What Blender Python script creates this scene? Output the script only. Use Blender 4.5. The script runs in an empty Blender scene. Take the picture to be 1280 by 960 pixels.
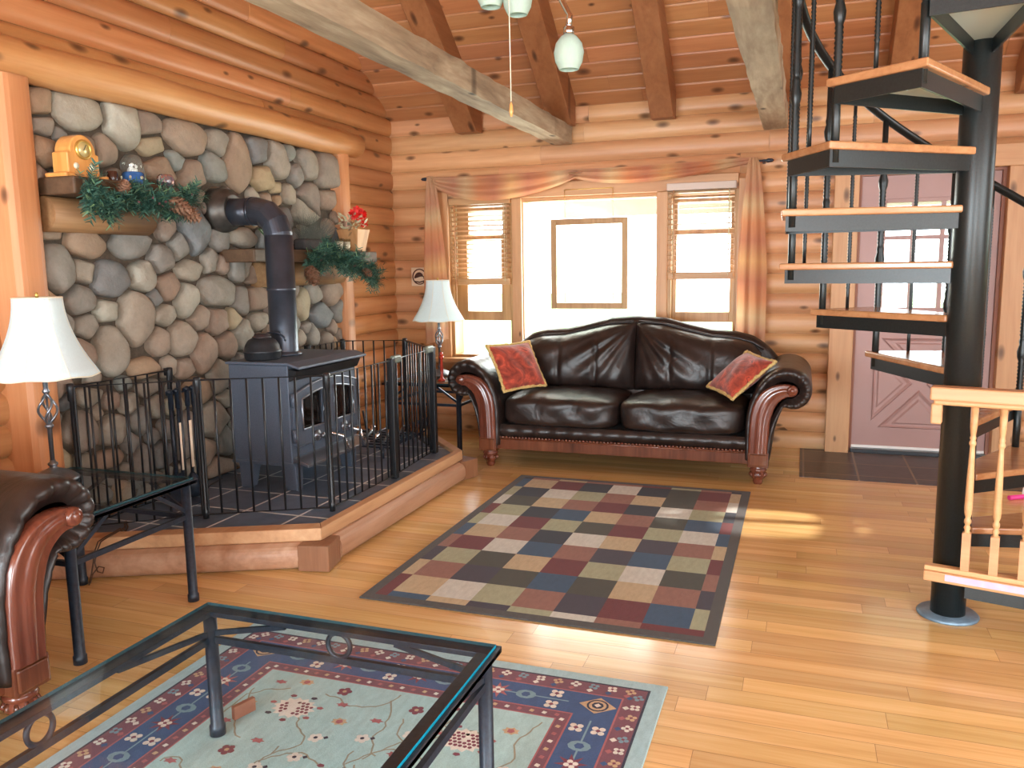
import bpy, bmesh, math, random
import numpy as np
from mathutils import Vector, Matrix, Euler

PI = math.pi
sin, cos = math.sin, math.cos
C = bpy.context.scene.collection
random.seed(7)

# ------------------------------------------------------------------ materials
def lin(r, g, b):
    f = lambda c: (c / 12.92) if c <= 0.04045 else ((c + 0.055) / 1.055) ** 2.4
    return (f(r / 255), f(g / 255), f(b / 255), 1)

class NT:
    def __init__(s, name):
        m = bpy.data.materials.new(name)
        m.use_nodes = True
        s.m, s.t = m, m.node_tree
        s.t.nodes.clear()
        s.out = s.n('ShaderNodeOutputMaterial')
    def n(s, ty, **kw):
        nd = s.t.nodes.new(ty)
        for k, v in kw.items():
            if k.startswith('i_'):
                nd.inputs[k[2:].replace('_', ' ')].default_value = v
            elif k.startswith('I'):
                nd.inputs[int(k[1:])].default_value = v
            else:
                setattr(nd, k, v)
        return nd
    def l(s, a, b):
        s.t.links.new(a, b)
    def math(s, op, a, b=None, c=None):
        nd = s.n('ShaderNodeMath', operation=op)
        for i, v in enumerate((a, b, c)):
            if v is None: continue
            if isinstance(v, (int, float)): nd.inputs[i].default_value = v
            else: s.l(v, nd.inputs[i])
        return nd.outputs[0]
    def mix(s, fac, a, b, mode='MIX'):
        nd = s.n('ShaderNodeMix', data_type='RGBA', blend_type=mode)
        for sock, v in ((nd.inputs[0], fac), (nd.inputs[6], a), (nd.inputs[7], b)):
            if isinstance(v, (int, float, tuple, list)): sock.default_value = v
            else: s.l(v, sock)
        return nd.outputs[2]
    def ramp(s, fac, stops):
        nd = s.n('ShaderNodeValToRGB')
        e = nd.color_ramp.elements
        while len(e) < len(stops): e.new(0.5)
        for el, (p, c) in zip(e, stops):
            el.position = p; el.color = c
        s.l(fac, nd.inputs[0])
        return nd.outputs[0]
    def coord(s, scale=(1, 1, 1), off=None):
        tc = s.n('ShaderNodeTexCoord')
        mp = s.n('ShaderNodeMapping')
        mp.inputs['Scale'].default_value = scale
        s.l(tc.outputs['Object'], mp.inputs['Vector'])
        if off is not None:
            va = s.n('ShaderNodeVectorMath', operation='ADD')
            s.l(mp.outputs[0], va.inputs[0]); s.l(off, va.inputs[1])
            return va.outputs[0]
        return mp.outputs[0]
    def island(s):
        return s.n('ShaderNodeNewGeometry').outputs['Random Per Island']
    def noise(s, vec, scale=5, detail=4, rough=0.55, dist=0):
        nd = s.n('ShaderNodeTexNoise')
        nd.inputs['Scale'].default_value = scale
        nd.inputs['Detail'].default_value = detail
        nd.inputs['Roughness'].default_value = rough
        nd.inputs['Distortion'].default_value = dist
        s.l(vec, nd.inputs['Vector'])
        return nd.outputs['Fac']
    def bsdf(s, color, rough=0.5, metal=0, bump=None, bstr=0.3, bdist=0.01, spec=0.5, **kw):
        p = s.n('ShaderNodeBsdfPrincipled')
        for k, v in (('Base Color', color), ('Roughness', rough), ('Metallic', metal), ('Specular IOR Level', spec)):
            if isinstance(v, (int, float, tuple, list)): p.inputs[k].default_value = v
            else: s.l(v, p.inputs[k])
        for k, v in kw.items():
            p.inputs[k.replace('_', ' ')].default_value = v
        if bump is not None:
            b = s.n('ShaderNodeBump')
            b.inputs['Strength'].default_value = bstr
            b.inputs['Distance'].default_value = bdist
            s.l(bump, b.inputs['Height']); s.l(b.outputs[0], p.inputs['Normal'])
        s.l(p.outputs[0], s.out.inputs[0])
        return p

def plain(name, col, rough=0.5, metal=0, nscale=0, namt=0.15, bstr=0.0, spec=0.5, **kw):
    t = NT(name)
    c, b = col, None
    if nscale:
        v = t.noise(t.coord(), nscale, 4)
        dark = tuple(x * (1 - namt) for x in col[:3]) + (1,)
        lite = tuple(min(1, x * (1 + namt)) for x in col[:3]) + (1,)
        c = t.ramp(v, [(0.3, dark), (0.7, lite)])
        b = v if bstr else None
    t.bsdf(c, rough, metal, b, bstr, 0.004, spec, **kw)
    return t.m

def wood(name, dark, mid, light, axis=0, rough=0.4, along=0.7, across=9, knots=0.0, bstr=0.15, var=0.35, coat=0.0, spec=0.45, kz=1):
    t = NT(name)
    isl = t.island()
    off = t.n('ShaderNodeCombineXYZ')
    for i, k in enumerate((37.0, 91.0, 53.0)):
        t.l(t.math('MULTIPLY', isl, k), off.inputs[i])
    sc = [across] * 3; sc[axis] = along
    vec = t.coord(tuple(sc), off.outputs[0])
    g1 = t.noise(vec, 1.0, 6, 0.6, 0.6)
    sc2 = [across * 5] * 3; sc2[axis] = along * 2.5
    g2 = t.noise(t.coord(tuple(sc2), off.outputs[0]), 1.0, 3, 0.6, 0.2)
    v = t.math('ADD', t.math('MULTIPLY', g1, 0.7), t.math('MULTIPLY', g2, 0.3))
    col = t.ramp(v, [(0.26, dark), (0.5, mid), (0.76, light)])
    # board-to-board tone
    tone = t.math('FRACT', t.math('MULTIPLY', isl, 13.7))
    k = t.math('ADD', t.math('MULTIPLY', tone, var), 1 - var * 0.6)
    hsv = t.n('ShaderNodeHueSaturation')
    t.l(k, hsv.inputs['Value']); t.l(col, hsv.inputs['Color'])
    hue = t.math('ADD', t.math('MULTIPLY', t.math('FRACT', t.math('MULTIPLY', isl, 29.3)), 0.012), 0.498)
    t.l(hue, hsv.inputs['Hue'])
    col = hsv.outputs[0]
    if knots:
        ks = [6.0] * 3; ks[axis] = 2.6
        vo = t.n('ShaderNodeTexVoronoi', voronoi_dimensions='2D'); vo.inputs['Scale'].default_value = 1.0
        sx = t.n('ShaderNodeSeparateXYZ'); t.l(t.coord(tuple(ks), off.outputs[0]), sx.inputs[0])
        cx = t.n('ShaderNodeCombineXYZ'); pl_ = [i for i in range(3) if i != kz]
        t.l(sx.outputs[pl_[0]], cx.inputs[0]); t.l(sx.outputs[pl_[1]], cx.inputs[1])
        t.l(cx.outputs[0], vo.inputs['Vector'])
        sepc = t.n('ShaderNodeSeparateColor'); t.l(vo.outputs['Color'], sepc.inputs[0])
        pres = t.math('GREATER_THAN', sepc.outputs[0], 1 - knots)
        size = t.math('ADD', t.math('MULTIPLY', sepc.outputs[1], 0.12), 0.07)
        ratio = t.math('DIVIDE', vo.outputs['Distance'], size)
        f = t.math('MULTIPLY', pres, t.math('SUBTRACT', 1.0, t.math('SMOOTH_MIN', t.math('MULTIPLY', ratio, ratio), 1.0, 0.3)))
        f = t.math('MAXIMUM', f, 0.0)
        kc = tuple(x * 0.28 for x in dark[:3]) + (1,)
        col = t.mix(t.math('MULTIPLY', f, 0.95), col, kc)
    t.bsdf(col, rough, 0, v, bstr, 0.004, spec, Coat_Weight=coat, Coat_Roughness=0.15)
    return t.m

M = {}
M['log'] = wood('pine_log', lin(182, 128, 88), lin(206, 152, 110), lin(222, 176, 136), 0, 0.42, 0.7, 8, 0.62, 0.12, 0.26)
M['log_y'] = wood('pine_log_gable', lin(168, 108, 66), lin(192, 130, 84), lin(210, 152, 104), 1, 0.40, 0.7, 8, 0.62, 0.12, 0.30, kz=0)
M['trimlog'] = wood('pale_trim_log', lin(168, 110, 62), lin(192, 136, 84), lin(212, 164, 110), 1, 0.4, 0.7, 8, 0.5, 0.1, 0.12, kz=0)
M['post'] = wood('pine_post', lin(170, 108, 66), lin(194, 132, 86), lin(212, 156, 108), 2, 0.45, 0.7, 8, 0.5, 0.1, 0.12)
M['casing'] = wood('pine_casing', lin(182, 126, 86), lin(206, 152, 110), lin(220, 170, 128), 2, 0.45, 0.8, 8, 0.45, 0.08, 0.18)
M['casing_x'] = wood('pine_head_casing', lin(182, 126, 86), lin(206, 152, 110), lin(220, 170, 128), 0, 0.45, 0.8, 8, 0.45, 0.08, 0.18)
M['ceil'] = wood('ceiling_pine', lin(160, 100, 64), lin(182, 120, 80), lin(200, 140, 98), 0, 0.45, 0.8, 9, 0.75, 0.08, 0.24, kz=2)
M['rafter'] = wood('rafter_pine', lin(128, 76, 48), lin(156, 98, 64), lin(174, 116, 80), 1, 0.5, 0.8, 9, 0.5, 0.08, 0.12, kz=2)
M['beam'] = wood('rough_grey_beam', lin(104, 84, 66), lin(164, 146, 120), lin(206, 194, 166), 1, 0.8, 1.4, 7, 0.25, 0.6, 0.1, kz=2)
M['oak'] = wood('oak_floor', lin(200, 152, 92), lin(224, 180, 120), lin(238, 202, 148), 0, 0.22, 1.0, 16, 0.0, 0.05, 0.26, 0.3)
M['tread'] = wood('oak_tread', lin(140, 92, 58), lin(172, 120, 80), lin(190, 140, 98), 0, 0.25, 1.2, 14, 0, 0.05, 0.1, 0.3)
M['rail'] = wood('pale_pine_rail', lin(176, 120, 80), lin(200, 144, 102), lin(214, 164, 122), 0, 0.45, 1.0, 12, 0, 0.05, 0.1)
M['ledge'] = wood('hearth_wood', lin(138, 98, 72), lin(172, 132, 104), lin(196, 160, 132), 1, 0.5, 0.8, 8, 0.1, 0.1, 0.12)
M['block'] = wood('corner_block_wood', lin(108, 66, 44), lin(136, 88, 62), lin(158, 110, 82), 2, 0.5, 0.9, 9, 0, 0.1, 0.1)
M['mantel'] = wood('dark_mantel', lin(56, 38, 28), lin(88, 62, 44), lin(112, 84, 62), 1, 0.6, 0.9, 8, 0.12, 0.2, 0.1)
M['mantel_log'] = wood('pale_mantel_log', lin(96, 66, 40), lin(136, 100, 64), lin(168, 132, 92), 1, 0.6, 0.9, 8, 0.1, 0.2, 0.1)
M['sash'] = wood('window_wood', lin(128, 88, 52), lin(176, 132, 88), lin(200, 158, 112), 2, 0.45, 0.9, 9, 0.05, 0.05, 0.1)
M['mahog'] = wood('mahogany', lin(66, 32, 22), lin(104, 54, 38), lin(130, 74, 54), 2, 0.22, 1.4, 12, 0, 0.03, 0.1, 0.4)
M['clockwood'] = wood('honey_oak', lin(190, 116, 56), lin(222, 150, 84), lin(236, 170, 104), 2, 0.3, 1.4, 14, 0, 0.03, 0.05, 0.3)
M['slat'] = wood('blind_slat', lin(150, 100, 62), lin(190, 142, 100), lin(206, 160, 118), 0, 0.45, 0.9, 12, 0, 0.02, 0.1)
M['iron'] = plain('black_iron', lin(36, 44, 56), 0.40, 0.2, 60, 0.3, 0.15)
M['gate'] = plain('black_gate_paint', lin(30, 31, 34), 0.38, 0.2)
M['steel'] = plain('black_stair_paint', lin(27, 31, 31), 0.36, 0.1, 140, 0.3, 0.06)
M['stove'] = plain('stove_steel', lin(88, 97, 112), 0.5, 0.25, 160, 0.12, 0.10)
M['stove_dark'] = plain('stove_dark_steel', lin(40, 40, 42), 0.45, 0.4)  # darker steel of the front hood
M['stove_trim'] = plain('stove_nickel_trim', lin(150, 155, 165), 0.3, 0.85)
M['pipe'] = plain('stovepipe_black', lin(66, 70, 80), 0.32, 0.5, 9, 0.25, 0.03)
M['chrome'] = plain('chrome', lin(215, 215, 218), 0.12, 1.0)
M['brass'] = plain('brass', lin(215, 180, 100), 0.38, 0.85)
M['pewter'] = plain('pewter', lin(120, 122, 128), 0.32, 0.8, 40, 0.15)
M['flange'] = plain('blue_grey_flange', lin(110, 135, 155), 0.4, 0.3, 30, 0.25)
M['pan'] = plain('pale_tread_underside', lin(196, 212, 204), 0.5, 0)
M['doorpaint'] = plain('mauve_door_paint', lin(168, 132, 126), 0.42, 0, 3, 0.05)
M['threshold'] = plain('threshold_metal', lin(62, 66, 70), 0.35, 0.6)
M['white'] = plain('white_paint', lin(236, 234, 230), 0.4)
M['black'] = plain('soot_black', lin(12, 12, 12), 0.7)
M['slate'] = None
M['gold'] = plain('gold_fringe', lin(196, 164, 104), 0.8, 0, 90, 0.3, 0.4)
M['pink'] = plain('pink_plastic', lin(240, 70, 160), 0.4)
M['lav'] = plain('lavender_strip', lin(190, 170, 196), 0.5, 0, 30, 0.12)
M['redglass'] = plain('red_candle', lin(190, 60, 40), 0.25)
M['cone'] = plain('pine_cone', lin(126, 90, 68), 0.7, 0, 50, 0.35, 0.3)
M['berry'] = plain('dusty_rose_berry', lin(150, 84, 92), 0.5)
M['redpetal'] = plain('red_petal', lin(222, 38, 32), 0.55, 0, 30, 0.3)
M['paleleaf'] = plain('pale_variegated_leaf', lin(206, 206, 172), 0.6, 0, 40, 0.25)
M['dryleaf'] = plain('dry_leaf', lin(112, 104, 84), 0.8, 0, 40, 0.3)
M['grass'] = plain('dried_grass', lin(86, 86, 78), 0.9, 0, 40, 0.25)
M['potwood'] = wood('pale_pot_wood', lin(170, 112, 72), lin(206, 150, 104), lin(224, 176, 130), 2, 0.5, 1.5, 12, 0, 0.05, 0.1)
M['blueglaze'] = plain('blue_glaze', lin(52, 100, 160), 0.25, 0, 18, 0.4)
M['candle'] = plain('brown_jar_glass', lin(70, 40, 30), 0.2)
M['wax'] = plain('cream_wax', lin(238, 216, 190), 0.5)
M['green_sign'] = plain('green_sign_paint', lin(70, 112, 52), 0.5)
M['outside'] = plain('lawn', lin(120, 150, 90), 0.9, 0, 2, 0.3)
M['porch'] = plain('porch_ceiling_paint', lin(196, 210, 206), 0.7, 0, 3, 0.06)
M['sofa_lining'] = plain('black_lining', lin(20, 16, 15), 0.9)  # black lining on the sofa underframe

def needle_mat():
    t = NT('evergreen_needle')
    isl = t.island()
    c = t.ramp(isl, [(0.0, lin(28, 60, 52)), (0.5, lin(56, 98, 84)), (0.85, lin(88, 130, 112)), (1.0, lin(112, 142, 96))])
    t.bsdf(c, 0.7)
    return t.m
M['needle'] = needle_mat()

def leather_mat():
    t = NT('dark_leather')
    co = t.coord()
    big = t.noise(co, 7, 3, 0.5, 0.6)
    fine = t.noise(co, 190, 3, 0.6)
    c = t.ramp(big, [(0.3, lin(26, 18, 16)), (0.7, lin(50, 38, 34))])
    h = t.math('ADD', t.math('MULTIPLY', big, 1.0), t.math('MULTIPLY', fine, 0.06))
    r = t.math('ADD', t.math('MULTIPLY', fine, 0.14), 0.30)
    t.bsdf(c, r, 0, h, 0.30, 0.03, 0.45)
    return t.m
M['leather'] = leather_mat()

def stone_mat():
    t = NT('river_stone')
    isl = t.island()
    cols = [(0.0, lin(122, 122, 118)), (0.14, lin(158, 148, 132)), (0.26, lin(104, 112, 116)), (0.38, lin(168, 136, 104)),
            (0.50, lin(130, 130, 126)), (0.62, lin(142, 120, 104)), (0.74, lin(166, 164, 150)), (0.86, lin(118, 102, 94)), (0.94, lin(128, 138, 134)), (1.0, lin(170, 150, 116))]
    base = t.ramp(isl, cols)
    co = t.coord()
    n1 = t.noise(co, 9, 5, 0.6, 0.4)
    n2 = t.noise(co, 60, 4, 0.65)
    v = t.math('ADD', t.math('MULTIPLY', n1, 0.7), t.math('MULTIPLY', n2, 0.3))
    k = t.math('ADD', t.math('MULTIPLY', v, 1.1), 0.45)
    hsv = t.n('ShaderNodeHueSaturation'); t.l(base, hsv.inputs['Color']); t.l(k, hsv.inputs['Value'])
    warm = t.mix(t.math('MULTIPLY', n1, 0.18), hsv.outputs[0], lin(176, 140, 108))
    t.bsdf(warm, 0.75, 0, v, 0.8, 0.014, 0.35)
    return t.m
M['stone'] = stone_mat()
M['mortar'] = plain('mortar', lin(84, 72, 60), 0.95, 0, 40, 0.25, 0.6)

def tile_mat(name, base, grout, size, ox, oy, gw=0.012, rot=0):
    t = NT(name)
    tc = t.n('ShaderNodeTexCoord'); mp = t.n('ShaderNodeMapping')
    mp.inputs['Location'].default_value = (ox, oy, 0); mp.inputs['Rotation'].default_value = (0, 0, rot)
    t.l(tc.outputs['Object'], mp.inputs['Vector'])
    sp = t.n('ShaderNodeSeparateXYZ'); t.l(mp.outputs[0], sp.inputs[0])
    ms = []
    cell = []
    for i in (0, 1):
        u = t.math('DIVIDE', sp.outputs[i], size)
        fr = t.math('FRACT', u)
        cell.append(t.math('FLOOR', u))
        d = t.math('MINIMUM', fr, t.math('SUBTRACT', 1.0, fr))
        ms.append(t.math('LESS_THAN', d, gw / size / 2))
    g = t.math('MAXIMUM', ms[0], ms[1])
    cmb = t.n('ShaderNodeCombineXYZ'); t.l(cell[0], cmb.inputs[0]); t.l(cell[1], cmb.inputs[1])
    wn = t.n('ShaderNodeTexWhiteNoise'); t.l(cmb.outputs[0], wn.inputs['Vector'])
    n = t.noise(t.coord(), 14, 5, 0.6)
    v = t.math('ADD', t.math('MULTIPLY', n, 0.7), t.math('MULTIPLY', wn.outputs['Value'], 0.35))
    c = t.ramp(v, [(0.2, tuple(x * 0.6 for x in base[:3]) + (1,)), (0.8, tuple(x * 1.5 for x in base[:3]) + (1,))])
    c = t.mix(g, c, grout)
    t.bsdf(c, t.math('ADD', t.math('MULTIPLY', g, 0.4), 0.35), 0, t.math('SUBTRACT', n, g), 0.2, 0.004, 0.5)
    return t.m
M['slate'] = tile_mat('slate_hearth_tile', lin(92, 108, 130), lin(226, 230, 232), 0.33, 0.17, 0.06, 0.013)
M['entry'] = tile_mat('slate_entry_tile', lin(66, 60, 58), lin(150, 138, 124), 0.345, 0.3, 0.065, 0.013)

def glass_pane(name, tint=(1, 1, 1, 1), rough=0.0, refl=0.5):
    t = NT(name)
    tr = t.n('ShaderNodeBsdfTransparent'); tr.inputs[0].default_value = tint
    gl = t.n('ShaderNodeBsdfGlossy'); gl.inputs['Roughness'].default_value = rough
    lw = t.n('ShaderNodeLayerWeight'); lw.inputs[0].default_value = 0.5
    mx = t.n('ShaderNodeMixShader')
    fr = t.math('ADD', t.math('MULTIPLY', t.math('POWER', lw.outputs['Facing'], 5.0), 0.96), 0.04)
    t.l(t.math('MULTIPLY', fr, refl * 2), mx.inputs[0])
    t.l(tr.outputs[0], mx.inputs[1]); t.l(gl.outputs[0], mx.inputs[2]); t.l(mx.outputs[0], t.out.inputs[0])
    return t.m
M['glass'] = glass_pane('window_glass')
M['tableglass'] = glass_pane('table_glass', (0.94, 0.98, 1.0, 1), 0.0, 0.30)
M['clearglass'] = glass_pane('clear_glass', (0.93, 0.96, 0.95, 1))
M['leaded'] = glass_pane('leaded_glass', (0.94, 0.97, 0.93, 1), 0.05)
M['stoveglass'] = plain('stove_glass', lin(22, 16, 13), 0.06, 0, 0, 0, 0, 0.7)
M['glassedge'] = plain('teal_glass_edge', lin(24, 140, 168), 0.15, 0, 0, 0, 0, 0.8)
M['darkedge'] = plain('dark_glass_edge', lin(44, 74, 80), 0.15)

def shade_mat(name, col, trans=0.45):
    t = NT(name)
    n = t.noise(t.coord((60, 60, 8)), 4, 3)
    c = t.ramp(n, [(0.3, tuple(x * 0.94 for x in col[:3]) + (1,)), (0.7, col)])
    d = t.n('ShaderNodeBsdfDiffuse'); tl = t.n('ShaderNodeBsdfTranslucent')
    t.l(c, d.inputs[0]); t.l(c, tl.inputs[0])
    mx = t.n('ShaderNodeMixShader'); mx.inputs[0].default_value = trans
    t.l(d.outputs[0], mx.inputs[1]); t.l(tl.outputs[0], mx.inputs[2]); t.l(mx.outputs[0], t.out.inputs[0])
    return t.m
M['shade'] = shade_mat('lamp_shade_fabric', lin(238, 250, 252))
M['frosted'] = shade_mat('frosted_glass_shade', lin(196, 214, 200), 0.35)

def curtain_mat():
    t = NT('ombre_scarf_fabric')
    tc = t.n('ShaderNodeTexCoord'); sp = t.n('ShaderNodeSeparateXYZ'); t.l(tc.outputs['UV'], sp.inputs[0])
    w = t.math('PINGPONG', t.math('MULTIPLY', sp.outputs[0], 1.0), 0.55)
    c = t.ramp(t.math('DIVIDE', w, 0.55), [(0.0, lin(206, 168, 130)), (0.3, lin(196, 148, 120)), (0.45, lin(212, 182, 142)), (0.62, lin(210, 150, 110)), (0.8, lin(194, 134, 106)), (1.0, lin(216, 170, 122))])
    n = t.noise(t.coord((40, 40, 40)), 6, 2)
    d = t.n('ShaderNodeBsdfDiffuse'); tl = t.n('ShaderNodeBsdfTranslucent')
    t.l(c, d.inputs[0]); t.l(c, tl.inputs[0])
    mx = t.n('ShaderNodeMixShader'); mx.inputs[0].default_value = 0.35
    t.l(d.outputs[0], mx.inputs[1]); t.l(tl.outputs[0], mx.inputs[2]); t.l(mx.outputs[0], t.out.inputs[0])
    return t.m
M['curtain'] = curtain_mat()

def fabric(name, a, b, scale=30):
    t = NT(name)
    co = t.coord()
    n1 = t.noise(co, 8, 4, 0.6, 1.5)
    n2 = t.noise(co, scale * 8, 2)
    c = t.ramp(n1, [(0.35, a), (0.55, b), (0.62, tuple(min(1, x * 1.5) for x in b[:3]) + (1,)), (0.68, a)])
    t.bsdf(c, 0.75, 0, t.math('ADD', n1, t.math('MULTIPLY', n2, 0.3)), 0.4, 0.01, 0.3, Sheen_Weight=0.3)
    return t.m
M['pillow'] = fabric('rust_velvet', lin(112, 42, 30), lin(166, 66, 46))

def rugmat(name, col):
    t = NT('rug_' + name)
    n = t.noise(t.coord(), 300, 2)
    n2 = t.noise(t.coord((9, 3, 3)), 6, 4)
    v = t.math('ADD', t.math('MULTIPLY', n, 0.5), t.math('MULTIPLY', n2, 0.5))
    c = t.ramp(v, [(0.3, tuple(x * 0.80 for x in col[:3]) + (1,)), (0.7, tuple(min(1, x * 1.15) for x in col[:3]) + (1,))])
    t.bsdf(c, 0.95, 0, n, 0.5, 0.004, 0.1, Sheen_Weight=0.15)
    return t.m

def mosaic_mat():
    t = NT('mosaic_glass')
    vo = t.n('ShaderNodeTexVoronoi'); vo.inputs['Scale'].default_value = 70
    t.l(t.coord(), vo.inputs['Vector'])
    sp = t.n('ShaderNodeSeparateColor'); t.l(vo.outputs['Color'], sp.inputs[0])
    c = t.ramp(sp.outputs[0], [(0, lin(70, 66, 80)), (0.4, lin(120, 110, 116)), (0.7, lin(170, 110, 90)), (0.85, lin(90, 96, 130)), (1, lin(220, 210, 200))])
    t.bsdf(c, 0.15, 0.1)
    return t.m
M['mosaic'] = mosaic_mat()

# ------------------------------------------------------------------ mesh builder
class MB:
    def __init__(s): s.v, s.f, s.mi, s.sm, s.uv, s.cur = [], [], [], [], None, 0
    def add(s, vs, fs, smooth=False, mi=None):
        o = len(s.v); s.v += [tuple(x) for x in vs]
        for f in fs:
            s.f.append(tuple(i + o for i in f)); s.mi.append(s.cur if mi is None else mi); s.sm.append(smooth)
        return s
    def box(s, x0, x1, y0, y1, z0, z1, mi=None):
        v = [(x, y, z) for z in (z0, z1) for y in (y0, y1) for x in (x0, x1)]
        return s.add(v, [(0, 2, 3, 1), (4, 5, 7, 6), (0, 1, 5, 4), (2, 6, 7, 3), (0, 4, 6, 2), (1, 3, 7, 5)], False, mi)
    def obox(s, c, ax, ay, az, mi=None):
        c, ax, ay, az = map(Vector, (c, ax, ay, az))
        v = [c + ax * i + ay * j + az * k for k in (-1, 1) for j in (-1, 1) for i in (-1, 1)]
        return s.add(v, [(0, 2, 3, 1), (4, 5, 7, 6), (0, 1, 5, 4), (2, 6, 7, 3), (0, 4, 6, 2), (1, 3, 7, 5)], False, mi)
    def bar(s, a, b, w, h=None, up=(0, 0, 1), mi=None):
        a, b = Vector(a), Vector(b); h = h or w
        d = (b - a).normalized(); u = Vector(up)
        if abs(d.dot(u)) > 0.98: u = Vector((1, 0, 0))
        sx = d.cross(u).normalized(); u = sx.cross(d).normalized()
        return s.obox((a + b) / 2, d * ((b - a).length / 2), sx * (w / 2), u * (h / 2), mi)
    def tube(s, pts, r, n=8, closed=False, smooth=True, caps=True, mi=None, ell=None):
        pts = [Vector(p) for p in pts]; N = len(pts)
        rs = r if isinstance(r, (list, tuple)) else [r] * N
        vs = []; pu = None
        for i, p in enumerate(pts):
            a = pts[(i - 1) % N] if (closed or i > 0) else p
            b = pts[(i + 1) % N] if (closed or i < N - 1) else p
            d = (b - a)
            d = d.normalized() if d.length > 1e-9 else Vector((0, 0, 1))
            if pu is None:
                u = Vector((0, 0, 1)) if abs(d.z) < 0.9 else Vector((1, 0, 0))
            else: u = pu
            sx = d.cross(u)
            if sx.length < 1e-6: sx = d.cross(Vector((0.3, 1, 0.2)))
            sx.normalize(); u = sx.cross(d).normalized(); pu = u
            e = ell or (1, 1)
            for k in range(n):
                t = 2 * PI * k / n
                vs.append(p + sx * (cos(t) * rs[i] * e[0]) + u * (sin(t) * rs[i] * e[1]))
        fs = []
        M_ = N if closed else N - 1
        for i in range(M_):
            for k in range(n):
                a, b = i * n + k, i * n + (k + 1) % n
                c, d = ((i + 1) % N) * n + (k + 1) % n, ((i + 1) % N) * n + k
                fs.append((a, b, c, d))
        s.add(vs, fs, smooth, mi)
        if caps and not closed:
            o = len(s.v) - len(vs)
            s.f.append(tuple(o + k for k in range(n))[::-1]); s.mi.append(s.cur if mi is None else mi); s.sm.append(False)
            s.f.append(tuple(o + (N - 1) * n + k for k in range(n))); s.mi.append(s.cur if mi is None else mi); s.sm.append(False)
        return s
    def lathe(s, prof, c=(0, 0, 0), n=24, axis='z', smooth=True, mi=None, facet=False):
        c = Vector(c); vs = []
        for r, h in prof:
            for k in range(n):
                t = 2 * PI * k / n
                p = {'z': (r * cos(t), r * sin(t), h), 'x': (h, r * cos(t), r * sin(t)), 'y': (r * sin(t), h, r * cos(t))}[axis]
                vs.append(c + Vector(p))
        fs = [(i * n + k, i * n + (k + 1) % n, (i + 1) * n + (k + 1) % n, (i + 1) * n + k) for i in range(len(prof) - 1) for k in range(n)]
        s.add(vs, fs, smooth, mi)
        o = len(s.v) - len(vs)
        for i, rev in ((0, True), (len(prof) - 1, False)):
            if prof[i][0] > 1e-5:
                f = tuple(o + i * n + k for k in range(n))
                s.f.append(f[::-1] if rev else f); s.mi.append(s.cur if mi is None else mi); s.sm.append(False)
        return s
    def prism(s, poly, h0, h1, axis='z', mi=None, smooth=False):
        m = {'z': lambda a, b, h: (a, b, h), 'y': lambda a, b, h: (a, h, b), 'x': lambda a, b, h: (h, a, b)}[axis]
        n = len(poly)
        vs = [m(a, b, h0) for a, b in poly] + [m(a, b, h1) for a, b in poly]
        s.add(vs, [(i, (i + 1) % n, n + (i + 1) % n, n + i) for i in range(n)], smooth, mi)
        o = len(s.v) - 2 * n
        for f in (tuple(range(o, o + n))[::-1], tuple(range(o + n, o + 2 * n))):
            s.f.append(f); s.mi.append(s.cur if mi is None else mi); s.sm.append(False)
        return s
    def grid(s, fn, nu, nv, smooth=True, mi=None, flip=False, wrap=False):
        vs = [fn(i / nu, j / nv) for j in range(nv + 1) for i in range(nu + 1)]
        w = nu + 1
        fs = [(j * w + i, j * w + i + 1, (j + 1) * w + i + 1, (j + 1) * w + i) for j in range(nv) for i in range(nu)]
        if flip: fs = [f[::-1] for f in fs]
        return s.add(vs, fs, smooth, mi)
    def sbox(s, c, h, p=6, n=8, fn=None, mi=None):
        """rounded cushion: cube mapped by an L-p norm"""
        c = Vector(c); vs, idx, fs = [], {}, []
        def key(q): return tuple(round(x, 5) for x in q)
        def vert(q):
            k = key(q)
            if k not in idx:
                L = sum(abs(x) ** p for x in q) ** (1 / p)
                w = Vector(q) / L
                # even out
                o = Vector((w.x * h[0], w.y * h[1], w.z * h[2]))
                if fn: o = Vector(fn(o, w))
                idx[k] = len(vs); vs.append(c + o)
            return idx[k]
        for ax in range(3):
            for sg in (-1, 1):
                a, b = [i for i in range(3) if i != ax]
                for i in range(n):
                    for j in range(n):
                        q = []
                        for (u, v) in ((i, j), (i + 1, j), (i + 1, j + 1), (i, j + 1)):
                            t = [0, 0, 0]; t[ax] = sg; t[a] = -1 + 2 * u / n; t[b] = -1 + 2 * v / n
                            q.append(vert(t))
                        flip = (sg < 0) ^ (ax == 1)
                        fs.append(tuple(q[::-1] if flip else q))
        return s.add(vs, fs, True, mi)

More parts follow.
